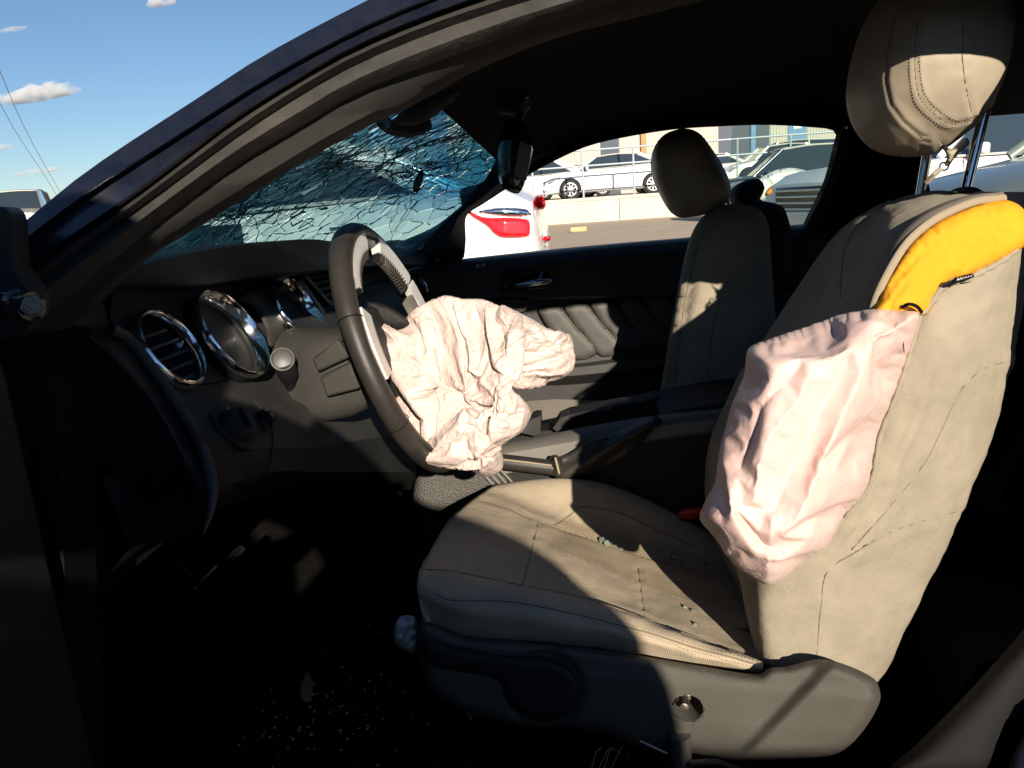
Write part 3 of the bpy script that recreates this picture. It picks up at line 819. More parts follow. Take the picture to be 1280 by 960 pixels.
# face
face = []
for px_row in ([(140, 366), (165, 358), (250, 352), (340, 340), (400, 336), (480, 332)],
               [(138, 400), (180, 395), (260, 400), (345, 395), (405, 385), (480, 372)],
               [(155, 420), (200, 440), (275, 450), (350, 450), (410, 430), (480, 420)],
               [(180, 455), (225, 488), (300, 498), (365, 498), (425, 485), (500, 470)]):
    face.append([dp(q.x, q.y, -.012) for q in cr([(a, b, 0) for a, b in px_row], 24)])
low = []
for row in ([(212, 492, .0), (255, 505, .0), (312, 512, 0), (372, 506, 0), (430, 500, 0), (510, 490, 0)], [(246, 545, .012), (270, 550, .014), (335, 560, .015), (390, 560, .012), (450, 550, .01), (520, 540, .01)], [(266, 608, .0), (285, 605, .0), (340, 590, .0), (400, 590, .0), (450, 590, 0), (520, 590, 0)], [(262, 640, -.04), (285, 632, -.06), (340, 615, -.08), (400, 615, -.1), (450, 615, -.1), (520, 612, -.1)]):
    low.append([dp(q.x, q.y, q.z) for q in cr(row, 24)])
fo = mk(M().loft(face + low[:2]), 'face_panel', DASHP, dash, smooth=60)
fo2 = mk(M().loft([lifted(low[1], (-.001, 0, .001))] + low[2:]), 'lower_face_shade', PLASTIC, dash, smooth=60)  # lower face in darker plastic, shade under the column put into its colour
FB_ = bvh_of(fo, fo2)
mk(M().box((-.66, -.22, .79), (.16, 1.06, .26)), 'dash_core', HEADL, dash)
mk(M().box((-.67, -.62, .81), (.22, .24, .33)), 'dash_core', HEADL, dash)
# near end cap and its piping
ecap_front = [dp(q.x, q.y, -.005) for q in cr([(128, 372, 0), (138, 408, 0), (157, 421, 0), (182, 450, 0), (214, 494, 0), (247, 548, 0), (264, 600, 0), (262, 640, 0), (240, 665, 0)], 24)]
ecap_mid = [at(q.x, q.y, q.z) for q in cr([(85, 380, -.78), (82, 420, -.78), (120, 422, -.765), (160, 462, -.75), (190, 505, -.73), (222, 560, -.72), (240, 610, -.70), (238, 645, -.69), (220, 675, -.69)], 24)]
ecap_in = [p + Vector((-.16, .0, -.01)) for p in ecap_mid]
mk(M().loft([ecap_front, [p.lerp(q, .35) + Vector((0, -.012, 0)) for p, q in zip(ecap_front, ecap_mid)], [p.lerp(q, .75) + Vector((0, -.008, 0)) for p, q in zip(ecap_front, ecap_mid)], ecap_mid, ecap_in]), 'end_panel', PLASTIC, dash, smooth=60)
edge = [dp(q.x, q.y, .004) for q in cr([(138, 412, 0), (157, 421, 0), (182, 450, 0), (214, 494, 0), (247, 548, 0), (264, 600, 0), (263, 638, 0), (254, 668, 0)], 30)]
mk(M().tube(edge, [.0075] * 23 + [.0070, .0062, .0052, .0042, .0032, .0022, .0012], 8), 'edge_roll', mat('edge_roll_vinyl', (.03, .03, .03), .38, bump=.5, bscale=700, spec=.6), dash, smooth=60)
edge2 = [at(q.x, q.y, q.z) for q in cr([(112, 421, -.772), (128, 432, -.767), (165, 470, -.752), (195, 508, -.735), (226, 562, -.722), (243, 612, -.702), (240, 640, -.692)], 24)]
mk(M().tube(edge2, .0022, 6), 'end_seam', TRIM, dash, smooth=60)

def ring_pts(c, r, n=40, e1=DE, e2=DD, sx=1.0):
    return [c + e1 * (math.cos(a) * r * sx) + e2 * (math.sin(a) * r) for a in [2 * math.pi * k / n for k in range(n)]]
def chrome_ring(name, c, r, prof, m, parent, n=44):
    """prof: (radius offset, offset along the face normal)"""
    return mk(M().loft([ring_pts(c + DN * h, r + dr, n) for dr, h in prof], close_u=True, close_v=True), name, m, parent, smooth=50)
# side air vent
VSLAT = mat('vent_slat_plastic', (.035, .035, .036), .35, spec=.5)
vc = dp(212, 436, 0); vr = .0455
vent = mk(M().lathe(vc - DN * .05, DN, [(0, .02), (0, vr), (.045, vr + .002)], 36, DE), 'air_vent', HEADL, dash, smooth=40)
chrome_ring('vent_ring', vc, vr, [(.0, -.004), (.001, .006), (.004, .0085), (.008, .006), (.0095, -.004)], CHROME, vent)
for k in range(5):
    h = -.032 + .016 * k
    hw = math.sqrt(max(0, (vr - .002) ** 2 - h * h))
    mk(M().box(vc + DD * h - DN * .008, (.003, 2 * hw, .020), Matrix.Rotation(-.75, 3, 'Y')), 'vent_slat', VSLAT, vent, bevel=.001)
mk(M().box(vc + DE * .012 + DN * .004, (.012, .02, .006), Matrix.Rotation(-1.05, 3, 'Y')), 'vent_tab', GLOSSB, vent, bevel=.002)
# gauge tubes
GAUGEF = mat('gauge_face', (.012, .013, .015), .7, spec=.15)
GTUBE = mat('gauge_tube_black', (.010, .010, .010), .6, spec=.2)
def gauge(cpx, cpy, r, depth, hood):
    c = dp(cpx, cpy, 0)
    ax = DN
    tube = mk(M().loft([ring_pts(c - ax * depth, r * .80), ring_pts(c + ax * .0, r * .97), ring_pts(c + ax * .012, r), ring_pts(c + ax * .010, r * 1.06), ring_pts(c - ax * depth, r * 1.02)], close_v=True), 'gauge_tube', GTUBE, dash, smooth=50)
    chrome_ring('gauge_ring', c + ax * .010, r, [(-.006, -.010), (-.001, .004), (.002, .0065), (.005, .003), (.005, -.006)], CHROME, tube)
    mk(M().loft([ring_pts(c + ax * .012, r * .985), ring_pts(c + ax * .006, r * .95), ring_pts(c - ax * .004, r * .92), ring_pts(c - ax * .008, r * .93)], close_v=True), 'gauge_funnel', CHROME, tube, smooth=60)
    f = mk(M().lathe(c - ax * (depth - .004), ax, [(0, r * .8), (.001, r * .78), (.001, 0.001)], 36, DE, cap=False), 'gauge_dial', GAUGEF, tube, smooth=30)
    tk = M()
    for k in range(17):
        a = -.6 + k * (math.pi + 1.2) / 16
        d = DE * -math.cos(a) + DD * -math.sin(a)
        tk.box(c - ax * (depth - .006) + d * r * .68, (.0012, .0012, .007 if k % 2 else .012), d.to_track_quat('Z', 'Y').to_matrix())
    mk(tk, 'dial_tick', SATIN, tube)
    d = DE * .5 - DD * .5
    mk(M().tube([c - ax * (depth - .009) - d * r * .2, c - ax * (depth - .009) + d * r * .9], [.0022, .0008], 6), 'dial_needle', REDLENS, tube)
    return c
g1 = gauge(284, 421, .064, .060, 0)
g2 = gauge(366, 390, .068, .055, 0)
# binnacle between the tubes, and the silver panel strip carrying the middle vents
puff('binnacle', [(296, 372), (318, 360), (334, 356), (345, 372), (356, 398), (360, 424), (336, 434), (332, 410), (318, 386)], lambda x, y: dp(x, y, .0).y, .012, .02, DASHP, dash, step=6, Rr=12)
strip = [dp(x, y, .004) for x, y in ((352, 357), (378, 348), (406, 388), (411, 404), (398, 404), (388, 384), (366, 360))]
mk(M().prism(strip, -DN * .02), 'vent_surround', mat('dusty_silver_trim', (.20, .19, .165), .45, metal=.3, var=.3, vscale=30), dash, bevel=.002)
cv = [dp(x, y, -.004) for x, y in ((380, 346), (414, 339), (440, 372), (412, 382))]
cvent = mk(M().prism(cv, -DN * .03), 'middle_vent', HEADL, dash, bevel=.002)
for k in range(5):
    t = (k + .5) / 5
    a = cv[0].lerp(cv[3], t) + DN * .004; b = cv[1].lerp(cv[2], t) + DN * .004
    mk(M().tube([a, b], .0035, 6, flat=.5), 'vent_slat', PLASTIC, cvent, smooth=50)
mk(M().tube([cv[0] + DN * .004, cv[1] + DN * .004, cv[2] + DN * .004, cv[3] + DN * .004], .003, 6, closed=True), 'vent_rim', SATIN, cvent)
# headlamp switch with its symbols, dimmer wheel
kc, kn = hit(292, 537, FB_, .002)
swp = [hit(x, y, FB_, .001)[0] for x, y in ((262, 520), (285, 500), (325, 506), (338, 540), (332, 570), (300, 580), (272, 560))]
mk(M().lathe(kc - kn * .0035, kn, [(0, .034), (.004, .036), (.005, .033), (.005, .001)], 32), 'switch_bezel', PLASTIC, dash, smooth=40)
knob = mk(M().lathe(kc, kn, [(0, .024), (.004, .0245), (.016, .020), (.018, .017), (.018, .001)], 28), 'lamp_switch', PLASTIC, dash, smooth=40)
mk(M().box(kc + kn * .021, (.006, .030, .007), kn.to_track_quat('X', 'Z').to_matrix() @ Matrix.Rotation(.9, 3, 'X')), 'switch_grip', PLASTIC, knob, bevel=.002)
def symbol(px, py, kind):
    c, n = hit(px, py, FB_, .0025)
    if c is None: return
    e = DE; d = n.cross(e).normalized(); d = d if d.z < 0 else -d
    m = M()
    if kind == 0:
        m.tube([c + (e * math.cos(a) + d * math.sin(a) * 1.3) * .0028 for a in [k * .5236 for k in range(12)]], .0005, 4, closed=True)
    elif kind == 1:
        for s in (-1, 1):
            m.tube([c + e * .004 * s + d * .003, c + e * .004 * s - d * .001, c + e * .001 * s - d * .001], .0005, 4)
            m.tube([c + e * .005 * s - d * .003, c + e * .003 * s - d * .002], .0005, 4)
    else:
        m.tube([c + e * .001 + d * .003, c + e * .003 - d * .0005, c + e * .001 - d * .003, c + e * .001 + d * .003], .0005, 4)
        for k in (-1, 0, 1): m.tube([c - e * .001 + d * .002 * k, c - e * .004 + d * (.002 * k + .001)], .0005, 4)
    mk(m, 'switch_symbol', SATIN, dash)
symbol(276, 514, 0); symbol(284, 514, 1); symbol(293, 518, 2); symbol(303, 529, 2)
dm = [hit(x, y, FB_, .001)[0] for x, y in ((321, 517), (326, 514), (333, 535), (329, 541))]
dmo = mk(M().prism(dm, kn * .006), 'dimmer_surround', PLASTIC, dash, bevel=.0015)
mk(M().lathe(sum(dm, Vector()) / 4 + kn * .004 - DE * .004, DE, [(0, .013), (.008, .013)], 20), 'dimmer_wheel', GLOSSB, dmo, smooth=30)
seam = drape([(318, 502), (335, 520), (341, 545), (338, 575), (332, 600)], FB_, .0005)
mk(M().tube(seam, .0012, 5), 'panel_seam', TRIM, dash)
seam = drape([(236, 480), (262, 480), (288, 474), (300, 470)], FB_, .0005)
mk(M().tube(seam, .001, 5), 'panel_seam', HEADL, dash)
# column, its shroud and the stalk
SHR = mat('dusty_shroud', (.032, .031, .028), .6, bump=.25, bscale=1200, var=.3, vscale=16, var_col=(.048, .045, .039), spec=.25)
sh = M()
rings = []
for (px, py, Y, rx, rz) in ((352, 470, -.33, .055, .075), (385, 470, -.345, .062, .075), (420, 468, -.355, .062, .070), (455, 470, -.36, .055, .058), (470, 470, -.36, .046, .048)):
    c = at(px, py, Y)
    rings.append([c + Vector((.30 * math.sin(a) * rz, math.copysign(abs(math.cos(a)) ** .6, math.cos(a)) * rx, math.copysign(abs(math.sin(a)) ** .6, math.sin(a)) * rz)) for a in [2 * math.pi * k / 28 for k in range(28)]])
shroud = mk(sh.loft(rings, close_v=True, cap='u'), 'column_shroud', SHR, dash, smooth=50)
plate('shroud_panel', [(389, 449), (422, 424), (437, 447), (397, 466)], -.432, .05, SHR, dash, bevel=.004)
plate('shroud_panel', [(399, 472), (438, 453), (450, 486), (408, 497)], -.436, .05, SHR, dash, bevel=.004)
puff('knee_panel', [(342, 470), (372, 466), (392, 470), (402, 500), (415, 530), (440, 552), (420, 572), (392, 560), (372, 540), (352, 505)], lambda x, y: -.33 + (x - 340) * .0003, .02, .05, DASHP, dash, step=7, Rr=16)
puff('stalk_plate', [(348, 476), (380, 466), (394, 494), (366, 508), (358, 504)], -.375, .006, .02, SHR, dash, step=5, Rr=6)
s0, s1 = at(368, 490, -.38), at(353, 449, -.455)
sa = (s1 - s0)
L_ = sa.length
mk(M().lathe(s0, sa, [(0, .017), (.006, .016), (.010, .011), (L_ * .45, .0105), (L_ * .55, .0145), (L_ * .95, .0155), (L_ * .98, .0150)], 24), 'signal_stalk', PLASTIC, dash, smooth=40)
st = bpy.data.objects['signal_stalk']
sdir = (CP - s1).normalized() * .55 + sa.normalized() * .45
mk(M().lathe(s1 - sdir.normalized() * .004, sdir, [(0, .0165), (.004, .0170), (.005, .0164), (.0055, .0150)], 28, cap=False), 'stalk_ring', GREYP, st, smooth=40)
mk(M().lathe(s1 - sdir.normalized() * .004, sdir, [(0, .014), (.005, .0138), (.0058, .011), (.0065, .001)], 28), 'stalk_cap', mat('stalk_grey', (.05, .05, .048), .45), st, smooth=40)
# far end of the dash with its own chrome vent
puff('passenger_vent', [(512, 338), (522, 342), (534, 354), (537, 364), (530, 366), (520, 356)], .60, .012, .02, CHROME, dash, step=4, Rr=5)
puff('vent_core', [(516, 343), (523, 346), (531, 356), (532, 361), (526, 360), (519, 352)], .588, .004, .01, GLOSSB, dash, step=3, Rr=4)
m = M().loft([[Vector((x, y, z)) for y in (-.30, 0, .3, .70)] for x, z in ((-.55, .90), (-.46, .86), (-.43, .78), (-.46, .66), (-.60, .58))])
mk(m, 'passenger_dash', DTOP, dash, smooth=60)
mk(M().loft([[Vector((x, y, z)) for y in (-.74, -.5, -.3)] for x, z in ((-.54, .78), (-.52, .70), (-.60, .62), (-.75, .60))]), 'lower_dash', PLASTIC, dash, smooth=60)
# pedals
pedal = mk(M().box((-.70, -.32, .42), (.02, .09, .07), Matrix.Rotation(.5, 3, 'Y')), 'brake_pedal', GLOSSB, dash, bevel=.006)
mk(M().tube([Vector((-.71, -.32, .44)), Vector((-.80, -.32, .62))], .008, 8), 'pedal_arm', GLOSSB, pedal)
mk(M().box((-.72, -.20, .36), (.02, .055, .17), Matrix.Rotation(.5, 3, 'Y')), 'throttle_pedal', GLOSSB, dash, bevel=.006)

# ================================================================== steering wheel
wc = Vector((-.282, -.358, .839)); wa = .319; wR = .183
wt = Vector((math.sin(wa), 0, -math.cos(wa))); we = Vector((0, 1, 0)); wn = Vector((math.cos(wa), 0, math.sin(wa)))   # wn towards the driver
wheel = thing('steering_wheel', 'black leather steering wheel with silver spokes and a burst airbag hanging from its hub', 'steering wheel', wc)
def wp(ang, r=wR, h=0.0):        # ang from the bottom, towards the passenger
    return wc + (wt * math.cos(ang) + we * math.sin(ang)) * r + wn * h
rim = mk(M().tube([wp(a) for a in [2 * math.pi * k / 72 for k in range(72)]], [.0165 + .0015 * (math.cos(2 * a)) for a in [2 * math.pi * k / 72 for k in range(72)]], 14, closed=True), 'rim', RIMLEATH, wheel, smooth=180)
def band(a0, a1, prof, m, name, parent, n=14, smooth=50):
    """a strip round part of the rim; prof: (radius, height)"""
    return mk(M().loft([[wp(a0 + (a1 - a0) * k / n, r, h) for k in range(n + 1)] for r, h in prof], close_u=True, cap='v'), name, m, parent, smooth=smooth)
TOP = math.pi
# silver inlay and black ribbed strip on the inside of the upper rim
for a0, a1 in ((TOP + .02, TOP + .80), (TOP - 1.02, TOP - .35)):
    band(a0, a1, [(wR - .004, .0185), (wR - .016, .0180), (wR - .0295, .0135), (wR - .0275, .000), (wR - .012, .002)], SATIN, 'rim_insert', rim)
    s_ = band(a0 - .02, a1 + .0, [(wR - .0265, .013), (wR - .040, .008), (wR - .041, -.002), (wR - .0265, .000)], GLOSSB, 'ribbed_strip', rim)
    for k in range(15):
        a = a0 + (k + .5) * (a1 - a0) / 15
        mk(M().tube([wp(a, wR - .0275, .0135), wp(a, wR - .040, .0088), wp(a, wR - .0415, .001)], .0017, 5), 'strip_rib', RIMLEATH, s_)
# stitched seams on the rim
for a in (-math.pi / 2 - .42, -math.pi / 2 + .42, math.pi / 2 - .42, math.pi / 2 + .42):
    mk(M().tube([wp(a) + (((wt * math.cos(a) + we * math.sin(a)) * math.cos(b)) + wn * math.sin(b)) * .0172 for b in [2 * math.pi * k / 18 for k in range(18)]], .0006, 4, closed=True), 'rim_seam', HEADL, rim)
for k in range(26):
    a = math.pi / 2 - .35 + k * .045
    mk(M().tube([wp(a, wR - .0155, .004), wp(a + .02, wR - .013, .011)], .0009, 4), 'rim_stitch', THREAD, rim)
# three spokes, silver faced
def spoke(ang, wid):
    d = wt * math.cos(ang) + we * math.sin(ang); s = wt * -math.sin(ang) + we * math.cos(ang)
    secs = []
    for r, hw, h in ((.05, wid * 1.1, -.035), (.10, wid, -.022), (.145, wid * 1.0, -.006), (wR - .006, wid * 1.25, .006)):
        c = wc + d * r + wn * h
        secs.append([c - s * hw - wn * .010, c - s * hw + wn * .006, c + s * hw + wn * .006, c + s * hw - wn * .010])
    sp = mk(M().loft(secs, close_v=True, cap='u'), 'spoke', PLASTIC, wheel, bevel=.003)
    return sp
for ang in (-math.pi / 2 - .02, math.pi / 2 + .02, -.38, .38):
    spoke(ang, .024 if abs(ang) > 1 else .014)
for sg in (-1, 1):
    for r0, r1, h0, h1, da in ((wR - .002, wR - .037, .0185, .0160, 0), (wR - .039, wR - .058, .0155, .009, .05)):
        secs = []
        for k in range(11):
            t = k / 10
            a = sg * 1.78 + (t - .5) * (.56 - da)
            secs.append([wp(a, r0, h0 - .010), wp(a, r0, h0), wp(a, r1 + .005 * math.cos((t - .5) * 3), h1), wp(a, r1 + .002, h1 - .012)])
        mk(M().loft(secs, close_v=True, cap='u'), 'spoke_trim', SATIN if not da else GREYP, wheel, smooth=40)
hub = mk(M().lathe(wc - wn * .07, wn, [(0, .055), (.02, .075), (.055, .078), (.062, .07), (.062, .001)], 32), 'hub', PLASTIC, wheel, smooth=40)
puff('hub_flap', [(458, 378), (488, 384), (512, 404), (500, 411), (470, 402)], -.36, .008, .008, PLASTIC, wheel, step=5, Rr=6)

# ------------------------------------------------------------------ cloth
def ridged(x, y, s, seed):
    p = Vector((x * s, y * s, seed))
    wv = noise.noise_vector(p * .55 + Vector((7, 3, seed)))
    n = noise.noise(p + wv * .9)
    return 1 - min(1, abs(n) * 2.2)
def tri(x):
    return abs((x % 1.0) * 2 - 1)
def crumple(x, y, lam, seed, n=5, a0=0.0, spread=1.57, warp=.45):
    """sharp creases: bent triangle waves that fade in and out, in n directions"""
    rd = random.Random(seed); z = 0
    for k in range(n):
        a = a0 + rd.uniform(-spread, spread); l = lam * rd.uniform(.7, 1.5); ph = rd.uniform(0, 9)
        c, s = math.cos(a), math.sin(a)
        wv = noise.noise(Vector((x / lam * .35, y / lam * .35, seed + k * 3.7)))
        g = max(0.0, noise.noise(Vector((x / lam * .42 + ph, y / lam * .42, seed * 1.3 + k * 5.1))) + .28)
        z += g * tri((x * c + y * s) / l + ph + warp * wv)
    return z / n * 2
def folds(lines):
    """drawn folds: (line, width in px, height in m), peaked like a pinched crease"""
    def f(x, y):
        z = 0
        for ln, wid, amp in lines:
            d = line_d(x, y, ln) / wid
            if d < 3: z += amp * (.5 * math.exp(-d * d) + .5 * math.exp(-1.6 * d))
        return z
    return f
def buckle(o, n_front, pinned, expand, frames=30, bend=.5, tension=15, quality=6, grav=.3, sub=0, mass=.15, damp=5, guide=None, selfc=False):
    """let the front sheet of a puff go slack: its cloth is made larger than its outline and left to buckle (cloth solver)"""
    me = o.data
    fr_f = [tuple(p.vertices) for p in me.polygons if max(p.vertices) < n_front]
    m2 = bpy.data.meshes.new('sheet'); m2.from_pydata([v.co[:] for v in me.vertices[:n_front]], [], fr_f)
    s = bpy.data.objects.new('sheet', m2); COL.objects.link(s)
    vg = s.vertex_groups.new(name='pin')
    for i in range(n_front):
        if pinned[i] > 0: vg.add([i], pinned[i], 'REPLACE')
    md = s.modifiers.new('cloth', 'CLOTH'); c = md.settings
    c.vertex_group_mass = 'pin'; c.pin_stiffness = 1.0
    c.quality = quality; c.mass = mass; c.tension_stiffness = tension; c.compression_stiffness = tension; c.shear_stiffness = tension * .3
    c.bending_stiffness = bend; c.tension_damping = damp; c.compression_damping = damp; c.shear_damping = damp; c.bending_damping = .5
    c.air_damping = 2.0; c.shrink_min = -expand; c.effector_weights.gravity = grav
    md.collision_settings.use_collision = False; md.collision_settings.use_self_collision = selfc; md.collision_settings.self_distance_min = .003
    md.point_cache.frame_start = 1; md.point_cache.frame_end = frames
    for f in range(1, frames + 1): SC.frame_set(f)
    ev = s.evaluated_get(bpy.context.evaluated_depsgraph_get())
    for i in range(n_front): me.vertices[i].co = ev.data.vertices[i].co
    bpy.data.objects.remove(s); bpy.data.meshes.remove(m2)
    SC.frame_set(1)
    if sub:
        b = o.modifiers.new('subsurf', 'SUBSURF'); b.levels = sub; b.render_levels = sub
bag1 = thing('steering_airbag', 'crumpled off-white burst airbag hanging from the steering wheel', 'airbag', at(560, 480, -.38))
F1 = folds([
    ([(527, 372), (529, 410), (534, 450), (545, 500), (540, 525)], 6, -.028),
    ([(542, 380), (546, 420), (556, 470), (566, 520)], 9, .016),
    ([(500, 440), (505, 480), (515, 520), (540, 550)], 12, .018),
    ([(485, 430), (490, 470), (500, 510)], 6, -.014),
    ([(570, 372), (566, 400), (585, 430), (600, 470)], 10, .012),
    ([(600, 380), (598, 410), (612, 440), (605, 480)], 7, -.012),
    ([(560, 500), (590, 520), (606, 560), (612, 585)], 8, .016),
    ([(585, 500), (606, 530), (618, 560)], 5, -.014),
    ([(648, 420), (630, 440), (622, 480), (610, 520)], 9, .018),
    ([(520, 540), (560, 560), (596, 575)], 8, .014),
    ([(560, 440), (585, 452), (606, 448), (630, 430)], 7, .010),
    ([(505, 470), (530, 440), (560, 425), (590, 400)], 5, -.008),
])
def d1(x, y, f):
    return F1(x, y) * f + f * .03 * (crumple(x, y, 60, 3, a0=.3, spread=1.2) - .3)
ol1 = [(461, 397), (476, 402), (492, 412), (504, 402), (513, 388), (530, 378), (545, 371), (560, 368), (580, 372), (601, 372), (626, 381), (650, 391), (655, 402), (640, 425), (634, 450), (636, 480), (648, 494), (657, 508), (658, 519), (644, 538), (624, 556), (626, 572), (624, 586), (614, 592), (605, 593), (590, 588), (575, 579), (548, 562), (519, 545), (506, 530), (500, 519), (492, 495), (485, 470), (476, 445), (470, 425)]
mb_ = puff('main_bag', ol1, lambda x, y: -.38 - .0003 * (x - 560) - .0002 * (y - 480), .085, .05, NYLON, bag1, step=2.5, Rr=46, disp=d1)
buckle(mb_, mb_['front_count'], mb_['rim'], .24, frames=28, bend=7, sub=1)
F2 = folds([([(640, 440), (670, 432), (712, 424)], 5, .012), ([(640, 462), (680, 448), (714, 440)], 4, -.010), ([(634, 478), (672, 470), (708, 460)], 4, .012), ([(640, 415), (680, 412)], 6, .010)])
def d2(x, y, f):
    return F2(x, y) * f + f * .02 * (crumple(x, y, 28, 4, a0=1.5, spread=.5) - .3)
ol2 = [(628, 382), (650, 390), (668, 399), (684, 410), (700, 416), (714, 419), (717, 440), (714, 459), (702, 470), (687, 477), (672, 486), (656, 487), (640, 483), (629, 481), (626, 460), (632, 430), (622, 400)]
mb_ = puff('side_lobe', ol2, lambda x, y: -.36 + .0004 * (x - 640), .05, .05, NYLON, bag1, step=2.4, Rr=26, disp=d2)
buckle(mb_, mb_['front_count'], mb_['rim'], .26, frames=24, bend=4, sub=1)

# ================================================================== centre console with the handbrake
cons = thing('centre_console', 'grey and black centre console with open bins and handbrake between the seats', 'console', at(720, 600, 0))
cc = [
    [(520, 720, -.14), (640, 720, -.14), (760, 720, -.14), (900, 720, -.14), (1000, 720, -.14)],
    [(528, 612, -.14), (600, 600, -.135), (740, 582, -.13), (860, 570, -.13), (980, 560, -.13)],
    [(533, 585, -.135), (600, 573, -.13), (740, 548, -.125), (860, 528, -.125), (980, 516, -.125)],
    [(537, 577, -.12), (600, 565, -.115), (740, 541, -.11), (860, 520, -.11), (980, 508, -.11)],
    [(550, 560, -.05), (640, 552, -.05), (740, 532, -.04), (860, 514, -.04), (980, 503, -.04)],
]
ccv = [px_curve(c, 24) for c in cc]
mk(M().loft(ccv + [lifted(ccv[-1], (0, .03, -.04)), lifted(ccv[-1], (0, .2, -.05)), lifted(ccv[0], (0, .3, 0))]), 'console_body', GREYP, cons, smooth=40)
# dark side skin below the pale top
sk_ = [lifted(px_curve([(p[0], p[1] + 3, p[2] - .004) for p in cc[0]], 24), (0, 0, 0)), px_curve([(528, 612, -.147), (600, 600, -.142), (740, 586, -.137), (860, 574, -.137), (980, 565, -.137)], 24), px_curve([(680, 585, -.140), (740, 568, -.136), (800, 556, -.134), (860, 545, -.133), (980, 536, -.132)], 24)]
mk(M().loft(sk_), 'console_side', PLASTIC, cons, smooth=40)
# raised bin wall at the far edge with its pockets
bw = [(622, 556), (644, 547), (664, 541), (664, 524), (672, 521), (673, 540), (690, 538), (700, 536), (698, 524), (712, 518), (740, 512), (800, 502), (824, 496), (826, 508), (826, 525), (740, 541), (680, 554), (624, 567)]
plate('bin_wall', bw, .06, .06, PLASTIC, cons, bevel=.003)
plate('bin_divider', [(648, 541), (664, 524), (676, 520), (676, 543), (668, 546)], .03, .05, DASHP, cons, bevel=.002)
plate('bin_divider', [(690, 536), (700, 522), (712, 519), (710, 534), (696, 540)], .035, .05, DASHP, cons, bevel=.002)
plate('console_lid', [(824, 520), (850, 513), (905, 503), (960, 496), (985, 500), (985, 512), (905, 520), (850, 527), (828, 530)], -.05, .18, PLASTIC, cons, bevel=.006)
plate('lid_latch', [(826, 521), (852, 516), (852, 524), (828, 529)], -.058, .02, GREYP, cons, bevel=.002)
seam = [at(x, y, Y) for x, y, Y in ((745, 516, .055), (748, 513, .055), (762, 511, .055), (766, 508, .055))]
mk(M().tube(seam, .0025, 6), 'bin_clip', GREYP, cons)
# handbrake
hb = cr([(600, 574, -.155), (625, 577, -.158), (660, 581, -.16), (692, 585, -.16), (704, 586, -.16)], 14)
hbp = [at(q.x, q.y, q.z) for q in hb]
brk = mk(M().tube(hbp, [.012] + [.0145] * 11 + [.0150, .011], 16), 'handbrake_lever', RIMLEATH, cons, smooth=60)
mk(M().tube([p + Vector((0, -.010, .008)) for p in hbp[2:-1]], .0022, 6), 'lever_seam', THREAD, brk)
puff('lever_cap', [(688, 570), (697, 569), (704, 578), (706, 592), (700, 600), (690, 596), (687, 584)], -.158, .02, .02, RIMLEATH, brk, step=4, Rr=8)
BOOT = mat('boot_leather', (.045, .042, .036), .42, bump=.2, bscale=900, var=.3, vscale=20)
def dboot(x, y, f):
    t = (x - 700) / 120
    ln = [(702, 586), (760, 560), (815, 526)]
    u = (y - (590 - t * 62)) / (26 - 14 * t)
    return f * (.012 * math.sin(u * 4.2 + t * 2.0) + .006 * (ridged(x, y * 1.5, .03, 4) - .5))
puff('lever_boot', [(694, 576), (712, 566), (740, 550), (775, 538), (806, 524), (820, 524), (818, 534), (800, 556), (770, 580), (740, 592), (712, 600), (696, 598)], -.150, .028, .03, BOOT, brk, step=4, Rr=14, disp=dboot)
puff('boot_clip', [(815, 522), (822, 520), (828, 527), (820, 533)], -.13, .008, .01, PLASTIC, brk, step=3, Rr=4)
mk(M().tube([at(694, 572, -.185), at(697, 584, -.19), at(699, 592, -.187)], .0022, 6), 'lever_trim', THREAD, brk)
# grainy kick of the console near the wheel
puff('console_kick', [(520, 600), (540, 578), (580, 566), (622, 586), (640, 600), (600, 622), (548, 640), (520, 640)], -.155, .012, .03, mat('grained_plastic', (.10, .095, .085), .55, bump=.9, bscale=330, spec=.4, bdist=.003), cons, step=8, Rr=14)
for k in range(4):
    mk(M().tube([at(603 + k * 7, 590 - k * 1.5, -.172), at(612 + k * 7, 601 - k * 2, -.174), at(622 + k * 7, 612 - k * 2, -.172)], .0026, 6), 'console_rib', GREYP, cons)

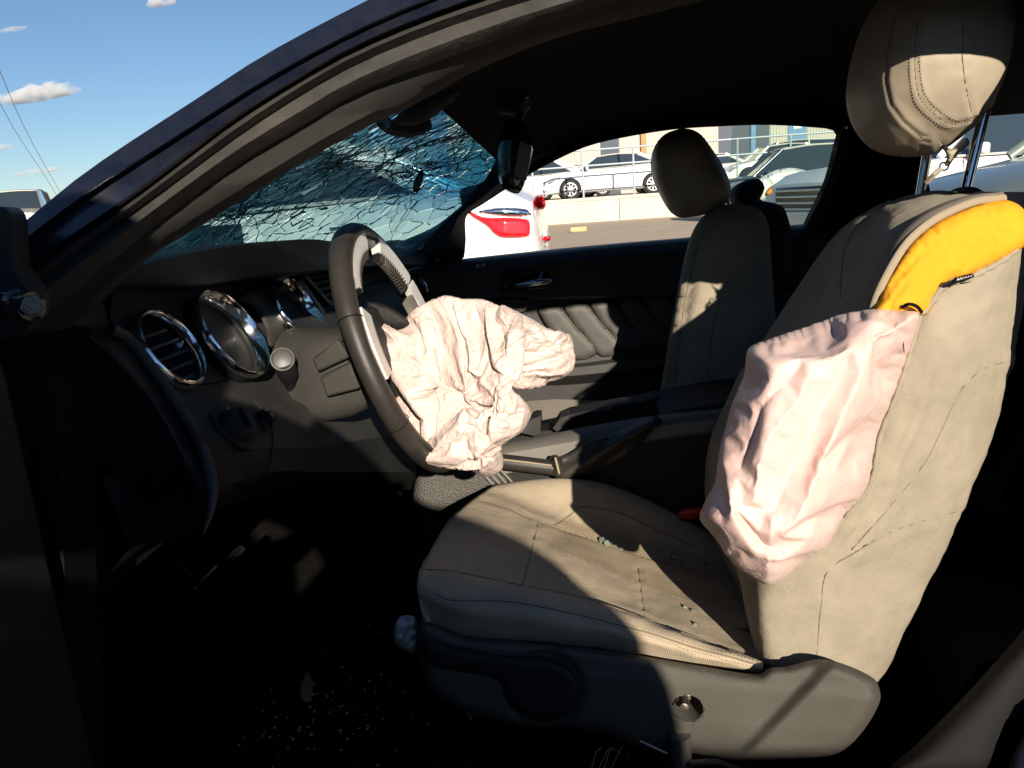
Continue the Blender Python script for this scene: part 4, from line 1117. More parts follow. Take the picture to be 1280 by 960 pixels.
# ================================================================== driver seat
seat = thing('driver_seat', 'tan cloth driver seat with torn backrest showing yellow foam', 'seat', (.05, -.4, .25))
NC = 64
def rows_px(rows): return [px_curve(c, NC) for c in rows]
cu = rows_px([
    [(530, 782, -.645), (580, 796, -.655), (650, 800, -.66), (760, 812, -.66), (880, 832, -.655), (952, 842, -.64)],
    [(525, 757, -.66), (580, 772, -.672), (650, 784, -.675), (760, 800, -.675), (880, 822, -.67), (953, 836, -.65)],
    [(522, 736, -.665), (555, 755, -.682), (640, 768, -.685), (760, 788, -.685), (870, 815, -.68), (952, 832, -.655)],
    [(524, 718, -.645), (550, 738, -.668), (636, 747, -.672), (714, 762, -.672), (810, 787, -.670), (870, 806, -.665), (950, 829, -.645)],
    [(529, 706, -.61), (560, 715, -.635), (648, 731, -.64), (730, 748, -.638), (808, 774, -.638), (871, 798, -.638), (949, 826, -.63)],
    [(533, 698, -.585), (566, 713, -.60), (650, 732, -.60), (732, 750, -.595), (808, 776, -.60), (871, 799, -.605), (950, 826, -.61)],
    [(546, 672, -.51), (600, 680, -.52), (662, 694, -.52), (740, 722, -.52), (805, 752, -.52), (880, 772, -.52), (960, 800, -.53)],
    [(565, 646, -.42), (620, 654, -.42), (668, 668, -.42), (745, 698, -.42), (806, 725, -.42), (890, 748, -.42), (968, 775, -.44)],
    [(586, 627, -.33), (640, 636, -.32), (674, 650, -.31), (751, 679, -.31), (812, 700, -.31), (890, 722, -.31), (968, 748, -.33)],
    [(603, 615, -.26), (640, 622, -.25), (694, 640, -.25), (753, 660, -.25), (812, 684, -.25), (890, 706, -.25), (968, 728, -.27)],
    [(618, 606, -.21), (650, 602, -.19), (690, 600, -.18), (730, 602, -.175), (790, 618, -.17), (850, 648, -.17), (905, 676, -.18), (968, 700, -.20)],
])
fin = [lifted(cu[-1], (.0, .04, -.02)), lifted(cu[-1], (0, .06, -.07)), lifted(cu[-1], (0, .06, -.14))]
allr = cu + fin
def dense(rows, k, close=False):
    """more rows between the given ones, on smooth curves"""
    n = len(rows[0]); m = len(rows); cols = []
    for j in range(n):
        cols.append(cr([r_[j] for r_ in rows], m * k if close else (m - 1) * k + 1, close))
    return [[cols[j][i] for j in range(n)] for i in range(len(cols[0]))]
allr = [[r_[0] + Vector((.05, 0, -.14)), r_[0] + Vector((.012, 0, -.06)), r_[0] + Vector((.002, 0, -.02))] + r_ for r_ in allr]
SUBR = 5
allr = dense(allr, SUBR)
cush = mk(M().loft(allr), 'seat_cushion', CUSHF_LIT, seat, smooth=180)
# leather-like bolsters and ribbed insert take their own material by row
cush.data.materials.append(LEATHER); cush.data.materials.append(RIB)
ncol = len(allr[0])
for p in cush.data.polygons:
    row = min(p.vertices) // ncol // SUBR; col = min(p.vertices) % ncol
    if 5 <= row <= 8 and col > 3 + 18: p.material_index = 2
    elif row < 5: p.material_index = 0
CSEAMS = [[(529, 710), (562, 715), (648, 732), (730, 749), (808, 775), (871, 799), (948, 827)], [(546, 742), (560, 750), (636, 752), (714, 767), (808, 791), (870, 811), (944, 830)],
          [(673, 652), (664, 690), (653, 731)], [(798, 710), (802, 740), (806, 772)], [(601, 624), (640, 636), (673, 652), (692, 658), (753, 678), (812, 698), (880, 716)], [(692, 658), (708, 648), (724, 634)], [(724, 634), (770, 640), (815, 660), (870, 684)]]
cgr = grooves(CSEAMS, 2.6, .0045, .003)
press(cush, lambda x, y: cgr(x, y) + 0.0022 * noise.noise(Vector((x / 40, y / 30, 2.2))) + .0008 * noise.noise(Vector((x / 14, y / 12, 5.1))))
CB = bvh_of(cush)
def seam_on(line, bv, parent, r=.0013, m=None, name='seam', lift=.0006, n=None):
    p = drape(line, bv, lift, n)
    if len(p) > 2: return mk(M().tube(p, r, 6), name, m or GAPM, parent)
def stitches(line, bv, parent, r=.0005, step=5.0, name='stitch_row'):
    q = cr([(a, b, 0) for a, b in line], 200)
    m = M(); acc = 0
    L2 = sum((q[i + 1] - q[i]).length for i in range(199)); n = int(L2 / step)
    q = cr([(a, b, 0) for a, b in line], n * 2)
    for k in range(n):
        a, _ = hit(q[2 * k].x, q[2 * k].y, bv, .0008); b, _ = hit(q[2 * k + 1].x, q[2 * k + 1].y, bv, .0008)
        if a and b and (a - b).length < .03: m.tube([a, b], r, 4)
    if m.v:
        o = mk(m, name, THREAD, parent); o['kind'] = 'stuff'
for ln in ([(531, 712), (562, 714), (648, 731), (730, 748), (808, 774), (871, 798), (948, 826)],):
    seam_on(ln, CB, cush, .0011, lift=0)
l2 = [(546, 742), (560, 750), (636, 752), (714, 767), (808, 791), (870, 811), (944, 830)]
seam_on(l2, CB, cush, .0010); stitches([(a, b + 4) for a, b in l2], CB, cush); stitches([(a, b - 4) for a, b in l2], CB, cush)
seam_on([(673, 652), (664, 690), (653, 731)], CB, cush, .0010, lift=0)
seam_on([(798, 710), (802, 740), (806, 772)], CB, cush, .0009, lift=0)
seam_on([(601, 624), (640, 636), (673, 652), (692, 658), (753, 678), (812, 698), (880, 716)], CB, cush, .0010, lift=0)
seam_on([(692, 658), (708, 648), (724, 634)], CB, cush, .0012); stitches([(696, 660), (712, 650), (728, 637)], CB, cush)
seam_on([(724, 634), (770, 640), (815, 660), (870, 684)], CB, cush, .0010)

# plastic seat side with recliner cover, height knob and bolt hole
SIDEP = mat('dusty_seat_plastic', (.085, .078, .065), .6, bump=.4, bscale=900, var=.3, vscale=10, var_col=(.065, .06, .05), spec=.35)
sd_out = [(526, 778), (580, 794), (650, 801), (760, 813), (880, 833), (948, 843), (962, 835), (985, 833), (1010, 826), (1030, 824), (1060, 832), (1092, 848), (1099, 860), (1100, 876), (1085, 905), (1062, 932), (1040, 944), (992, 948), (900, 950), (800, 934), (740, 914), (640, 905), (560, 880), (528, 840)]
def dside(x, y, f):
    z = .004 * sstep(830, 850, y - (x - 760) * .08) - .004 * sstep(895, 925, y - (x - 760) * .05)
    ln = [(905, 950), (960, 910), (1000, 860), (1030, 838), (1060, 840)]
    z += .016 * sstep(-8, 14, (x - 965) * .72 + (y - 900) * .69) * f
    k = math.hypot(x - 680, y - 862) / 46
    if k < 1.15: z -= .008 * sstep(1.15, 1.0, k)
    return z
side = puff('seat_side_cover', sd_out, lambda x, y: -.668 - .00004 * (x - 700), .022, .05, SIDEP, seat, step=4.5, Rr=16, disp=dside, smooth=70)
SB = bvh_of(side)
hc, hn = hit(859, 887, SB)
bm = bmesh.new(); bm.from_mesh(side.data)
bmesh.ops.delete(bm, geom=[f for f in bm.faces if (f.calc_center_median() - hc).length < .0195], context='FACES')
bm.to_mesh(side.data); bm.free()
mk(M().lathe(hc - hn * .0015, -hn, [(.006, .0245), (.0, .0240), (-.0008, .0228), (.0, .0185), (.003, .0178), (.05, .0178), (.05, .001)], 40, cap=False), 'bolt_well', SIDEP, side, smooth=40)
mk(M().lathe(hc + Vector((.0, .03, .003)), Vector((-.1, -1, .05)), [(0, .008), (.012, .008), (.013, .005), (.032, .0048), (.033, .001)], 12), 'seat_bolt', STEEL, side, smooth=30)
mk(M().box(hc + Vector((-.008, .018, -.002)), (.010, .012, .012), Matrix.Rotation(.6, 3, 'Y')), 'bolt_clip', STEEL, side, bevel=.002)
kc2 = at(680, 862, -.685)
kb = mk(M().lathe(kc2 + Vector((0, .02, 0)), Vector((0, -1, 0)), [(0, .043), (.02, .043), (.026, .040), (.03, .034), (.031, .001)], 36), 'recline_knob', PLASTIC, seat, smooth=40)
arm = puff('height_lever', [(528, 800), (560, 806), (620, 818), (660, 822), (690, 826), (716, 840), (724, 862), (716, 884), (700, 896), (672, 898), (644, 888), (634, 872), (622, 850), (570, 838), (532, 828)], -.692, .010, .03, PLASTIC, seat, step=6, Rr=9)
tubep = [at(850, 918, -.70), at(851, 935, -.70), at(853, 975, -.70)]
mk(M().tube(tubep, .0125, 16), 'seat_rail_tube', SIDEP, seat, smooth=60)
mk(M().tube([at(830, 952, -.70), at(862, 954, -.71), at(895, 952, -.70), at(930, 962, -.69)], .004, 8), 'slide_bar', GLOSSB, seat)
mk(M().tube([at(800, 926, -.70), at(815, 933, -.705), at(834, 942, -.70)], .0013, 5), 'loose_wire', mat('pale_wire', (.55, .45, .38), .6), seat)
mk(M().box((.0, -.40, .29), (.5, .46, .06)), 'seat_frame', HEADL, seat, bevel=.01)
for k in range(4):
    mk(M().tube([at(738 + k * 8, 965, -.71), at(745 + k * 9 + (k % 2) * 6, 940 - k * 3, -.715), at(752 + k * 12, 934 + k * 4, -.71)], .0006, 4), 'frayed_thread', THREAD, seat)

# backrest: one lofted body, bottom to top
NB_ = 90
def rowb(c): return px_curve(c, NB_)
B0 = rowb([(1100, 850, -.585), (1140, 772, -.585), (1190, 665, -.58), (1234, 562, -.57), (1262, 465, -.56), (1276, 400, -.55), (1288, 330, -.53), (1296, 270, -.50), (1300, 240, -.46)])
B1 = rowb([(1030, 850, -.645), (1066, 765, -.648), (1108, 660, -.648), (1158, 552, -.642), (1202, 450, -.632), (1232, 385, -.622), (1262, 325, -.605), (1280, 275, -.57), (1282, 245, -.52)])
B2 = rowb([(965, 836, -.645), (958, 775, -.652), (975, 725, -.655), (1050, 640, -.657), (1096, 565, -.652), (1128, 480, -.645), (1160, 395, -.635), (1215, 320, -.615), (1250, 265, -.575), (1252, 243, -.52)])
B3 = rowb([(952, 838, -.60), (935, 770, -.60), (930, 700, -.60), (965, 590, -.60), (1025, 480, -.595), (1082, 395, -.585), (1120, 325, -.57), (1165, 278, -.55), (1215, 253, -.53), (1235, 240, -.49)])
B4 = rowb([(945, 800, -.52), (925, 730, -.50), (920, 660, -.50), (950, 545, -.50), (1005, 440, -.495), (1056, 360, -.485), (1082, 310, -.475), (1120, 268, -.465), (1175, 246, -.455), (1205, 240, -.42)])
B5 = rowb([(935, 770, -.38), (915, 700, -.36), (910, 640, -.36), (938, 530, -.355), (988, 430, -.35), (1038, 350, -.345), (1070, 294, -.34), (1110, 260, -.335), (1160, 241, -.33), (1190, 238, -.32)])
B6 = rowb([(920, 720, -.20), (888, 650, -.17), (883, 590, -.165), (893, 535, -.165), (925, 470, -.165), (957, 422, -.165), (1000, 357, -.17), (1034, 308, -.175), (1066, 277, -.18), (1131, 247, -.19), (1175, 239, -.21)])
B7 = [p + Vector((.14, .03, -.02)) for p in B6]
B8 = [p + Vector((.03, .16, -.02)) for p in B0]
bk_rows = [B0, B1, B2, B3, B4, B5, B6, B7, B8]
def roundrows(rows, k):
    out = []
    m = len(rows)
    for i in range(m):
        a, b, c, d = rows[i - 1], rows[i], rows[(i + 1) % m], rows[(i + 2) % m]
        for q in range(k):
            t = q / k; t2, t3 = t * t, t ** 3
            out.append([p1 * (2 * t3 - 3 * t2 + 1) + (p2 - p0) * .4 * (t3 - 2 * t2 + t) + p2 * (3 * t2 - 2 * t3) + (p3 - p1) * .4 * (t3 - t2) for p0, p1, p2, p3 in zip(a, b, c, d)])
    return out
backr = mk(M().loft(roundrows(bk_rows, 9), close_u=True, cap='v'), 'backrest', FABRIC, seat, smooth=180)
BSEAMS = [[(1262, 451), (1228, 462), (1200, 490), (1178, 535), (1155, 580), (1110, 636), (1065, 687)], [(1234, 628), (1178, 645), (1121, 662), (1065, 693), (1034, 715), (1026, 760), (1020, 830)], [(1051, 372), (1052, 340), (1056, 313), (1072, 282), (1106, 256)]]
bgr = grooves(BSEAMS, 2.6, .0040, .0035)
PULL = folds([([(962, 752), (1000, 738), (1050, 700), (1085, 650)], 4, -.006), ([(966, 776), (1000, 765), (1020, 745)], 4, -.005), ([(985, 738), (1030, 700), (1066, 655)], 4, .005), ([(972, 800), (998, 786), (1012, 765)], 4, -.005), ([(968, 828), (990, 806), (1006, 790)], 5, .006), ([(1060, 700), (1100, 640), (1120, 590)], 5, .004), ([(1090, 640), (1120, 570), (1140, 500)], 5, -.004), ([(1110, 600), (1150, 520), (1165, 450)], 6, .004), ([(1170, 420), (1200, 400), (1240, 380)], 8, .003)])
press(backr, lambda x, y: bgr(x, y) + (PULL(x, y) if x > 955 else 0) + .0030 * noise.noise(Vector((x / 34, y / 50, 2.2))) + .0012 * noise.noise(Vector((x / 11, y / 14, 6.1))))
BB = bvh_of(backr)
seam_on([(1051, 372), (1052, 340), (1056, 313), (1072, 282), (1106, 256)], BB, backr, .0007, lift=0)
seam_on([(1262, 451), (1228, 462), (1200, 490), (1178, 535), (1155, 580), (1110, 636), (1065, 687)], BB, backr, .0007, lift=0)
seam_on([(1234, 628), (1178, 645), (1121, 662), (1065, 693), (1034, 715), (1026, 760), (1020, 830)], BB, backr, .0007, lift=0)
# foam bulging out of the split, pale piping on the torn lips, zip and tag
fo_ol = [(1092, 392), (1100, 372), (1112, 345), (1131, 313), (1150, 292), (1176, 274), (1219, 256), (1256, 250), (1276, 258), (1290, 280), (1284, 304), (1262, 320), (1236, 334), (1210, 347), (1186, 354), (1170, 374), (1158, 394), (1130, 394)]
NICKS = [((1100, 378), (1110, 372)), ((1106, 360), (1119, 357)), ((1114, 343), (1128, 342)), ((1122, 330), (1133, 332)), ((1132, 316), (1144, 322)), ((1148, 300), (1156, 308)), ((1165, 285), (1172, 294)), ((1200, 340), (1212, 330)), ((1240, 300), (1243, 303)), ((1180, 318), (1182, 320))]
LN = [[(1098, 385), (1120, 350), (1150, 318), (1200, 290)], [(1110, 385), (1125, 362), (1150, 335)]]
foam = puff('foam_core', fo_ol, lambda x, y: -.628 + .00012 * (x - 1100) + .00035 * (330 - y), .022, .03, FOAM, seat, step=3.5, Rr=20,
            disp=lambda x, y, f: f * (.004 * noise.noise(Vector((x / 40, y / 30, 2))) + .0015 * noise.noise(Vector((x / 9, y / 9, 5)))) - f * .004 * math.exp(-(line_d(x, y, LN[0]) / 5) ** 2) * (1 - sstep(1140, 1195, x)) - f * .004 * math.exp(-(line_d(x, y, LN[1]) / 4) ** 2) * (1 - sstep(1120, 1148, x)) - f * .0035 * sum(math.exp(-(seg_d(x, y, a, b) / 2.2) ** 2) for a, b in NICKS))
lip = [at(x, y, Y) for x, y, Y in ((1088, 400, -.640), (1096, 372, -.642), (1110, 342, -.642), (1130, 309, -.638), (1150, 288, -.630), (1176, 270, -.618), (1219, 252, -.60), (1256, 247, -.575))]
lipc = cr(lip, 30)
mk(M().tube(lipc, .0042, 8, flat=.6), 'torn_lip', THREAD, backr, smooth=60)
band_ = [[p + Vector((0, .002, 0)) for p in lipc], [at(q.x, q.y, q.z) for q in cr([(1070, 412, -.60), (1080, 372, -.60), (1094, 340, -.60), (1112, 306, -.595), (1134, 282, -.585), (1165, 262, -.57), (1210, 246, -.55), (1250, 241, -.53)], 30)]]
mk(M().loft([band_[0], [a.lerp(b, .5) + Vector((-.004, -.012, .004)) for a, b in zip(*band_)], band_[1], lifted(band_[1], (.01, .03, 0)), lifted(band_[0], (.01, .02, 0))], close_u=True, cap='v'), 'torn_bolster', mat('seat_underside_grey', (.20, .175, .145), .85, weave=.3, wscale=500), backr, smooth=60)
rip = [(1150, 392), (1160, 384), (1172, 366), (1184, 355), (1192, 352), (1212, 348), (1222, 342), (1246, 330), (1270, 312)]
rl = [at(x, y, -.655 + .0004 * (x - 1150)) for x, y in rip]
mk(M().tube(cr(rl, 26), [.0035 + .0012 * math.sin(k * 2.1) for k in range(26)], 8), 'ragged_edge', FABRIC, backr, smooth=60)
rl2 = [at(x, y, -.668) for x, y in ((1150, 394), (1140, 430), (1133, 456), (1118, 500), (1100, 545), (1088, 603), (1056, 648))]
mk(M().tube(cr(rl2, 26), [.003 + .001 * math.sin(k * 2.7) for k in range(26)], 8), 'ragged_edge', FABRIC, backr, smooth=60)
tg = plate('seat_tag', [(1190, 352), (1196, 347), (1216, 342), (1219, 346), (1206, 352), (1194, 355)], -.664, .004, HEADL, backr, bevel=.0008)
for k in range(6):
    x = 1196 + k * 3.4
    mk(M().tube([at(x, 351 - k * 1.0, -.6655), at(x + 1.5, 347 - k * .6, -.6655), at(x + 2.4, 350 - k * 1.0, -.6655)], .0005, 4), 'tag_letter', SATIN, tg)
mk(M().tube(cr([at(1128, 384, -.665), at(1136, 380, -.675), at(1146, 383, -.672), at(1152, 390, -.665)], 10), .0018, 6), 'zip_cord', HEADL, backr)
mk(M().tube(cr([at(1108, 392, -.672), at(1122, 405, -.70), at(1128, 422, -.705), at(1130, 440, -.70)], 10), .0006, 4), 'loose_thread', HEADL, backr)
# headrest
SEAMH = [(1128, -20), (1116, 20), (1109, 60), (1108, 100), (1114, 130), (1130, 152), (1160, 176), (1190, 190)]
def rounded_block(name, c, ax, half, ex, m, parent, shape=None, nu=56, nv=36):
    vs = []
    sp = lambda v, e: math.copysign(abs(v) ** e, v)
    for i in range(nv + 1):
        b = -math.pi / 2 + math.pi * i / nv
        row = []
        for k in range(nu):
            a = 2 * math.pi * k / nu
            q = [sp(math.cos(b), ex[0]) * sp(math.cos(a), ex[1]), sp(math.cos(b), ex[0]) * sp(math.sin(a), ex[1]), sp(math.sin(b), ex[0])]
            if shape: q = shape(*q)
            row.append(c + ax[0] * q[0] * half[0] + ax[1] * q[1] * half[1] + ax[2] * q[2] * half[2])
        vs.append(row)
    return mk(M().loft(vs, close_v=True, cap='u'), name, m, parent, smooth=180)
def hshape(x, y, z):
    k = 1 - .30 * max(0, -z) ** 1.6
    return (x * (1 - .22 * max(0, -z) ** 2) - .25 * max(0, z) ** 2 * .3, y * k, z)
hu = Vector((.20, 0, .98)); ht = Vector((.98, 0, -.20))
head = rounded_block('headrest', at(1153, 87, -.35), (ht, Vector((0, 1, 0)), hu), (.080, .112, .112), (.72, .62), LEATHER, seat, hshape, nu=150, nv=110)
HSEAMS = [[(1122, 10), (1112, 50), (1108, 100), (1114, 130), (1130, 152), (1160, 177)], [(1148, 20), (1144, 60), (1145, 100), (1152, 125), (1172, 145), (1192, 155), (1220, 146), (1246, 132)], [(1204, 30), (1203, 70), (1208, 110), (1216, 146)]]
hgr = grooves(HSEAMS, 2.4, .0030, .0025)
press(head, lambda x, y: hgr(x, y) + .0010 * noise.noise(Vector((x / 30, y / 26, 9.2))) + .0018 * sstep(165, 195, y) * noise.noise(Vector((x / 10, y / 16, 1.2))))
HB = bvh_of(head)
seam_on([(1122, 10), (1112, 50), (1108, 100), (1114, 130), (1130, 152), (1160, 177)], HB, head, .0007, lift=0)
hs = [(1148, 20), (1144, 60), (1145, 100), (1152, 125), (1172, 145), (1192, 155), (1220, 146), (1246, 132)]
seam_on(hs, HB, head, .0008, lift=0); stitches([(x + 6, y - 5) for x, y in hs], HB, head, step=4); stitches([(x - 6, y + 4) for x, y in hs], HB, head, step=4)
seam_on([(1204, 30), (1203, 70), (1208, 110), (1216, 146)], HB, head, .0007, lift=0)
for a, b in (((1236, 118, -.40), (1207, 240, -.42)), ((1160, 186, -.30), (1150, 246, -.30))):
    mk(M().tube([at(*a), at(*b)], .0066, 14), 'headrest_post', CHROME, seat, smooth=60)
puff('post_collar', [(1186, 241), (1196, 235), (1212, 233), (1224, 236), (1231, 242), (1210, 246)], -.44, .02, .03, PLASTIC, seat, step=4, Rr=8)
strap = puff('torn_strap', [(1172, 176), (1190, 186), (1208, 172), (1212, 180), (1198, 192), (1190, 202), (1186, 208), (1180, 206), (1184, 196)], -.42, .006, .006, LEATHER, seat, step=4, Rr=5)
rg = [at(1180 + 5 * math.cos(a) + 2 * math.sin(a), 208 + 4.5 * math.sin(a) - 2 * math.cos(a), -.43) for a in [k * math.pi / 8 for k in range(16)]]
mk(M().tube(rg, .0012, 6, closed=True), 'strap_ring', CHROME, seat)
mk(M().tube([at(1176, 211, -.43), at(1168, 218, -.43), at(1158, 228, -.42)], .0035, 6), 'strap_cord', LEATHER, seat)
# buckle stalk
bu = puff('belt_buckle', [(847, 640), (852, 636), (872, 633), (882, 636), (880, 646), (862, 650), (850, 650)], -.17, .012, .012, mat('red_buckle', (.45, .03, .02), .4), seat, step=4, Rr=7)
mk(M().tube([at(852, 646, -.165), at(850, 665, -.16)], .012, 8), 'buckle_stalk', HEADL, bu)

# the seat-side airbag hanging out of the split
bag2 = thing('seat_airbag', 'pale pink satin side airbag spilling from the torn driver seat', 'airbag', at(1010, 560, -.66))
F3 = folds([
    ([(938, 440), (946, 470), (935, 505)], 7, .016),
    ([(952, 425), (985, 410), (1040, 398), (1100, 392)], 10, .012),
    ([(1000, 460), (985, 480), (955, 510), (940, 550), (928, 580)], 10, -.020),
    ([(1012, 470), (1000, 500), (970, 540), (955, 580), (950, 620)], 12, .020),
    ([(1085, 440), (1060, 500), (1035, 560), (1010, 620), (985, 660)], 14, .022),
    ([(1055, 455), (1030, 505), (1000, 560), (975, 620)], 10, -.016),
    ([(1120, 470), (1095, 540), (1070, 600), (1040, 650)], 10, -.022),
    ([(905, 560), (915, 610), (925, 650), (948, 690)], 12, .020),
    ([(893, 600), (905, 640), (930, 680), (955, 715)], 8, -.014),
    ([(930, 640), (955, 668), (972, 685)], 6, -.016),
    ([(972, 640), (968, 680), (960, 720)], 9, .022),
    ([(1036, 645), (1020, 670), (990, 690)], 9, .018),
    ([(1010, 660), (1032, 650), (1048, 650)], 6, -.012),
    ([(920, 520), (905, 560), (893, 600)], 8, .010),
])
def d3(x, y, f):
    u = (x * .90 + y * .43); v = (-x * .43 + y * .90)          # across and along the hang of the cloth
    return f * (F3(x, y) * .40 + noise.noise(Vector((u / 46, v / 170, 3.3))) * .012)
ol3 = [(1088, 386), (1120, 387), (1149, 391), (1144, 420), (1133, 456), (1116, 500), (1099, 541), (1092, 575), (1087, 603), (1072, 628), (1054, 648), (1042, 672), (1031, 687), (1010, 700), (992, 715), (975, 727), (958, 731), (936, 720), (913, 701), (892, 672), (874, 648), (880, 628), (891, 605), (900, 560), (913, 507), (924, 480), (930, 462), (933, 440), (940, 431), (958, 424), (980, 416), (1009, 406), (1054, 391)]
mb_ = puff('bag_cloth', ol3, lambda x, y: -.655 - .00016 * (y - 400), .085, .035, PNYLON, bag2, step=3.6, Rr=58, disp=d3)
buckle(mb_, mb_['front_count'], mb_['rim'], .065, frames=22, bend=14, sub=1, grav=.05)

# ================================================================== passenger seat
ps = thing('passenger_seat', 'upright tan passenger seat in shadow beside the far door', 'seat', (.3, .38, .25))
pb_ol = [(826, 510), (832, 450), (842, 390), (856, 320), (868, 285), (884, 266), (905, 256), (930, 256), (950, 262), (960, 280), (964, 320), (968, 380), (975, 450), (980, 520), (960, 560), (860, 560)]
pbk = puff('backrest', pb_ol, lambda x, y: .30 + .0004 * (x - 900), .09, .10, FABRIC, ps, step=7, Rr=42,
           disp=lambda x, y, f: -.018 * math.exp(-(line_d(x, y, [(842, 470), (858, 380), (874, 300), (896, 272)]) / 5) ** 2))
PB = bvh_of(pbk)
seam_on([(842, 500), (850, 420), (862, 350), (876, 298), (898, 270)], PB, pbk, .0016)
seam_on([(884, 500), (890, 420), (905, 360), (930, 330)], PB, pbk, .0010)
ph_ol = [(813, 205), (817, 186), (828, 170), (845, 162), (862, 161), (876, 168), (890, 186), (904, 208), (913, 230), (913, 244), (906, 256), (888, 266), (866, 271), (850, 272), (838, 265), (826, 246), (816, 224)]
puff('headrest', ph_ol, lambda x, y: .34 - .0002 * (x - 860), .08, .09, LEATHER, ps, step=6, Rr=34)
for x0, x1 in ((908, 914), (884, 888)):
    mk(M().tube([at(x0, 240, .36), at(x1, 266, .36)], .0066, 10), 'headrest_post', CHROME, ps)
m = M().loft([[Vector((x, y, z)) for x, z in ((-.22, .38), (-.24, .46), (-.20, .50), (0, .49), (.2, .46), (.28, .44))] for y in (.16, .20, .30, .38, .46, .56, .60)])
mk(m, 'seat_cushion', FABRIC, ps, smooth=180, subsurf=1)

# ================================================================== litter
sc1 = tag(puff('paper_scrap', [(494, 780), (500, 771), (510, 769), (519, 772), (522, 790), (521, 808), (515, 817), (504, 812), (495, 806), (492, 795)], -.50, .012, .006, mat('white_paper', (.82, .84, .88), .8), None, step=3, Rr=9, disp=lambda x, y, f: f * .016 * (ridged(x, y, .07, 4) - .5)), 'crumpled white paper scrap on the dark floor before the driver seat', 'paper')
lf = tag(puff('dry_leaf', [(376, 850), (382, 838), (388, 846), (391, 862), (387, 876), (376, 875), (374, 862)], lambda x, y: at_z(x, y, .25).y, .004, .002, mat('dry_leaf', (.42, .30, .14), .8), None, step=3, Rr=6), 'brown dry leaf on the driver footwell carpet', 'leaf')
# crumbs of safety glass on the cushion, one by one, and the fine spill on the carpet
def crumb(p, s, m, name='glass_crumb', seed=0):
    rd = random.Random(seed)
    mm = M(); rt_ = Matrix.Rotation(rd.uniform(0, 6), 3, 'X') @ Matrix.Rotation(rd.uniform(0, 6), 3, 'Z')
    mm.box(p, (s, s * rd.uniform(.6, 1), s * rd.uniform(.5, .9)), rt_)
    return mm
CRUMBS = [(752, 679, .011, 'largest green glass crumb on the middle seam of the tan cushion'), (758, 682, .009, 'green glass crumb touching the largest crumb on the cushion seam'),
          (768, 684, .007, 'third green glass crumb along the middle seam of the tan cushion'), (776, 687, .007, 'last green glass crumb before the shadow edge on the cushion seam'),
          (832, 695, .014, 'biggest brown dirt crumb in the shaded back half of the cushion'), (842, 699, .008, 'brown dirt crumb just beside the biggest one on the shaded cushion'),
          (850, 706, .006, 'small brown dirt crumb on the far seam in the cushion shade'), (880, 706, .008, 'brown dirt crumb nearest the pink side airbag on the cushion'),
          (856, 760, .005, 'clear glass crumb on the sunlit ribbed cushion near its shadow'), (866, 765, .005, 'clear glass crumb at the edge of the shade on ribbed cushion'),
          (848, 727, .006, 'lone brown speck in the middle of the shaded ribbed cushion'), (924, 784, .016, 'round brown pebble in the dark corner before the backrest'),
          (708, 722, .004, 'tiny dark speck on the sunlit front of the ribbed insert'), (868, 782, .005, 'clear glass crumb by the near bolster of the tan cushion')]
DIRT = mat('brown_dirt', (.30, .24, .14), .9)
for k, (x, y, s, lab) in enumerate(CRUMBS):
    p, n = hit(x, y, CB, s * .35)
    if p is None: continue
    gl_ = 'glass' in lab
    tag(mk(crumb(p, s, SHARD, seed=k), 'glass_crumb' if gl_ else 'dirt_crumb', SHARD if gl_ else DIRT, smooth=0), lab, 'glass crumb' if gl_ else 'dirt crumb', 'glass crumbs on the driver seat' if gl_ else 'dirt crumbs on the driver seat')
fm = M(); rnd = random.Random(3)
for k in range(230):
    x, y = rnd.gauss(380, 140), rnd.gauss(880, 45)
    if not 120 < x < 640: continue
    p = at_z(x, y, .243)
    if p.y < -.76 or p.y > .0: continue
    s = rnd.uniform(.0012, .0040)
    q = crumb(p, s, None, seed=k); fm.add(q.v, q.f)
sp = mk(fm, 'glass_spill', mat('clear_glass_bits', (.62, .68, .70), .06, spec=.9), smooth=0); sp['kind'] = 'stuff'; tag(sp, 'fine spill of broken glass crumbs over the dark footwell carpet', 'glass crumbs')
fl = tag(mk(crumb(at_z(244, 832, .25), .02, None, seed=5), 'glass_splinter', CHROME, smooth=0), 'bright glass splinter glinting on the footwell carpet', 'glass splinter')

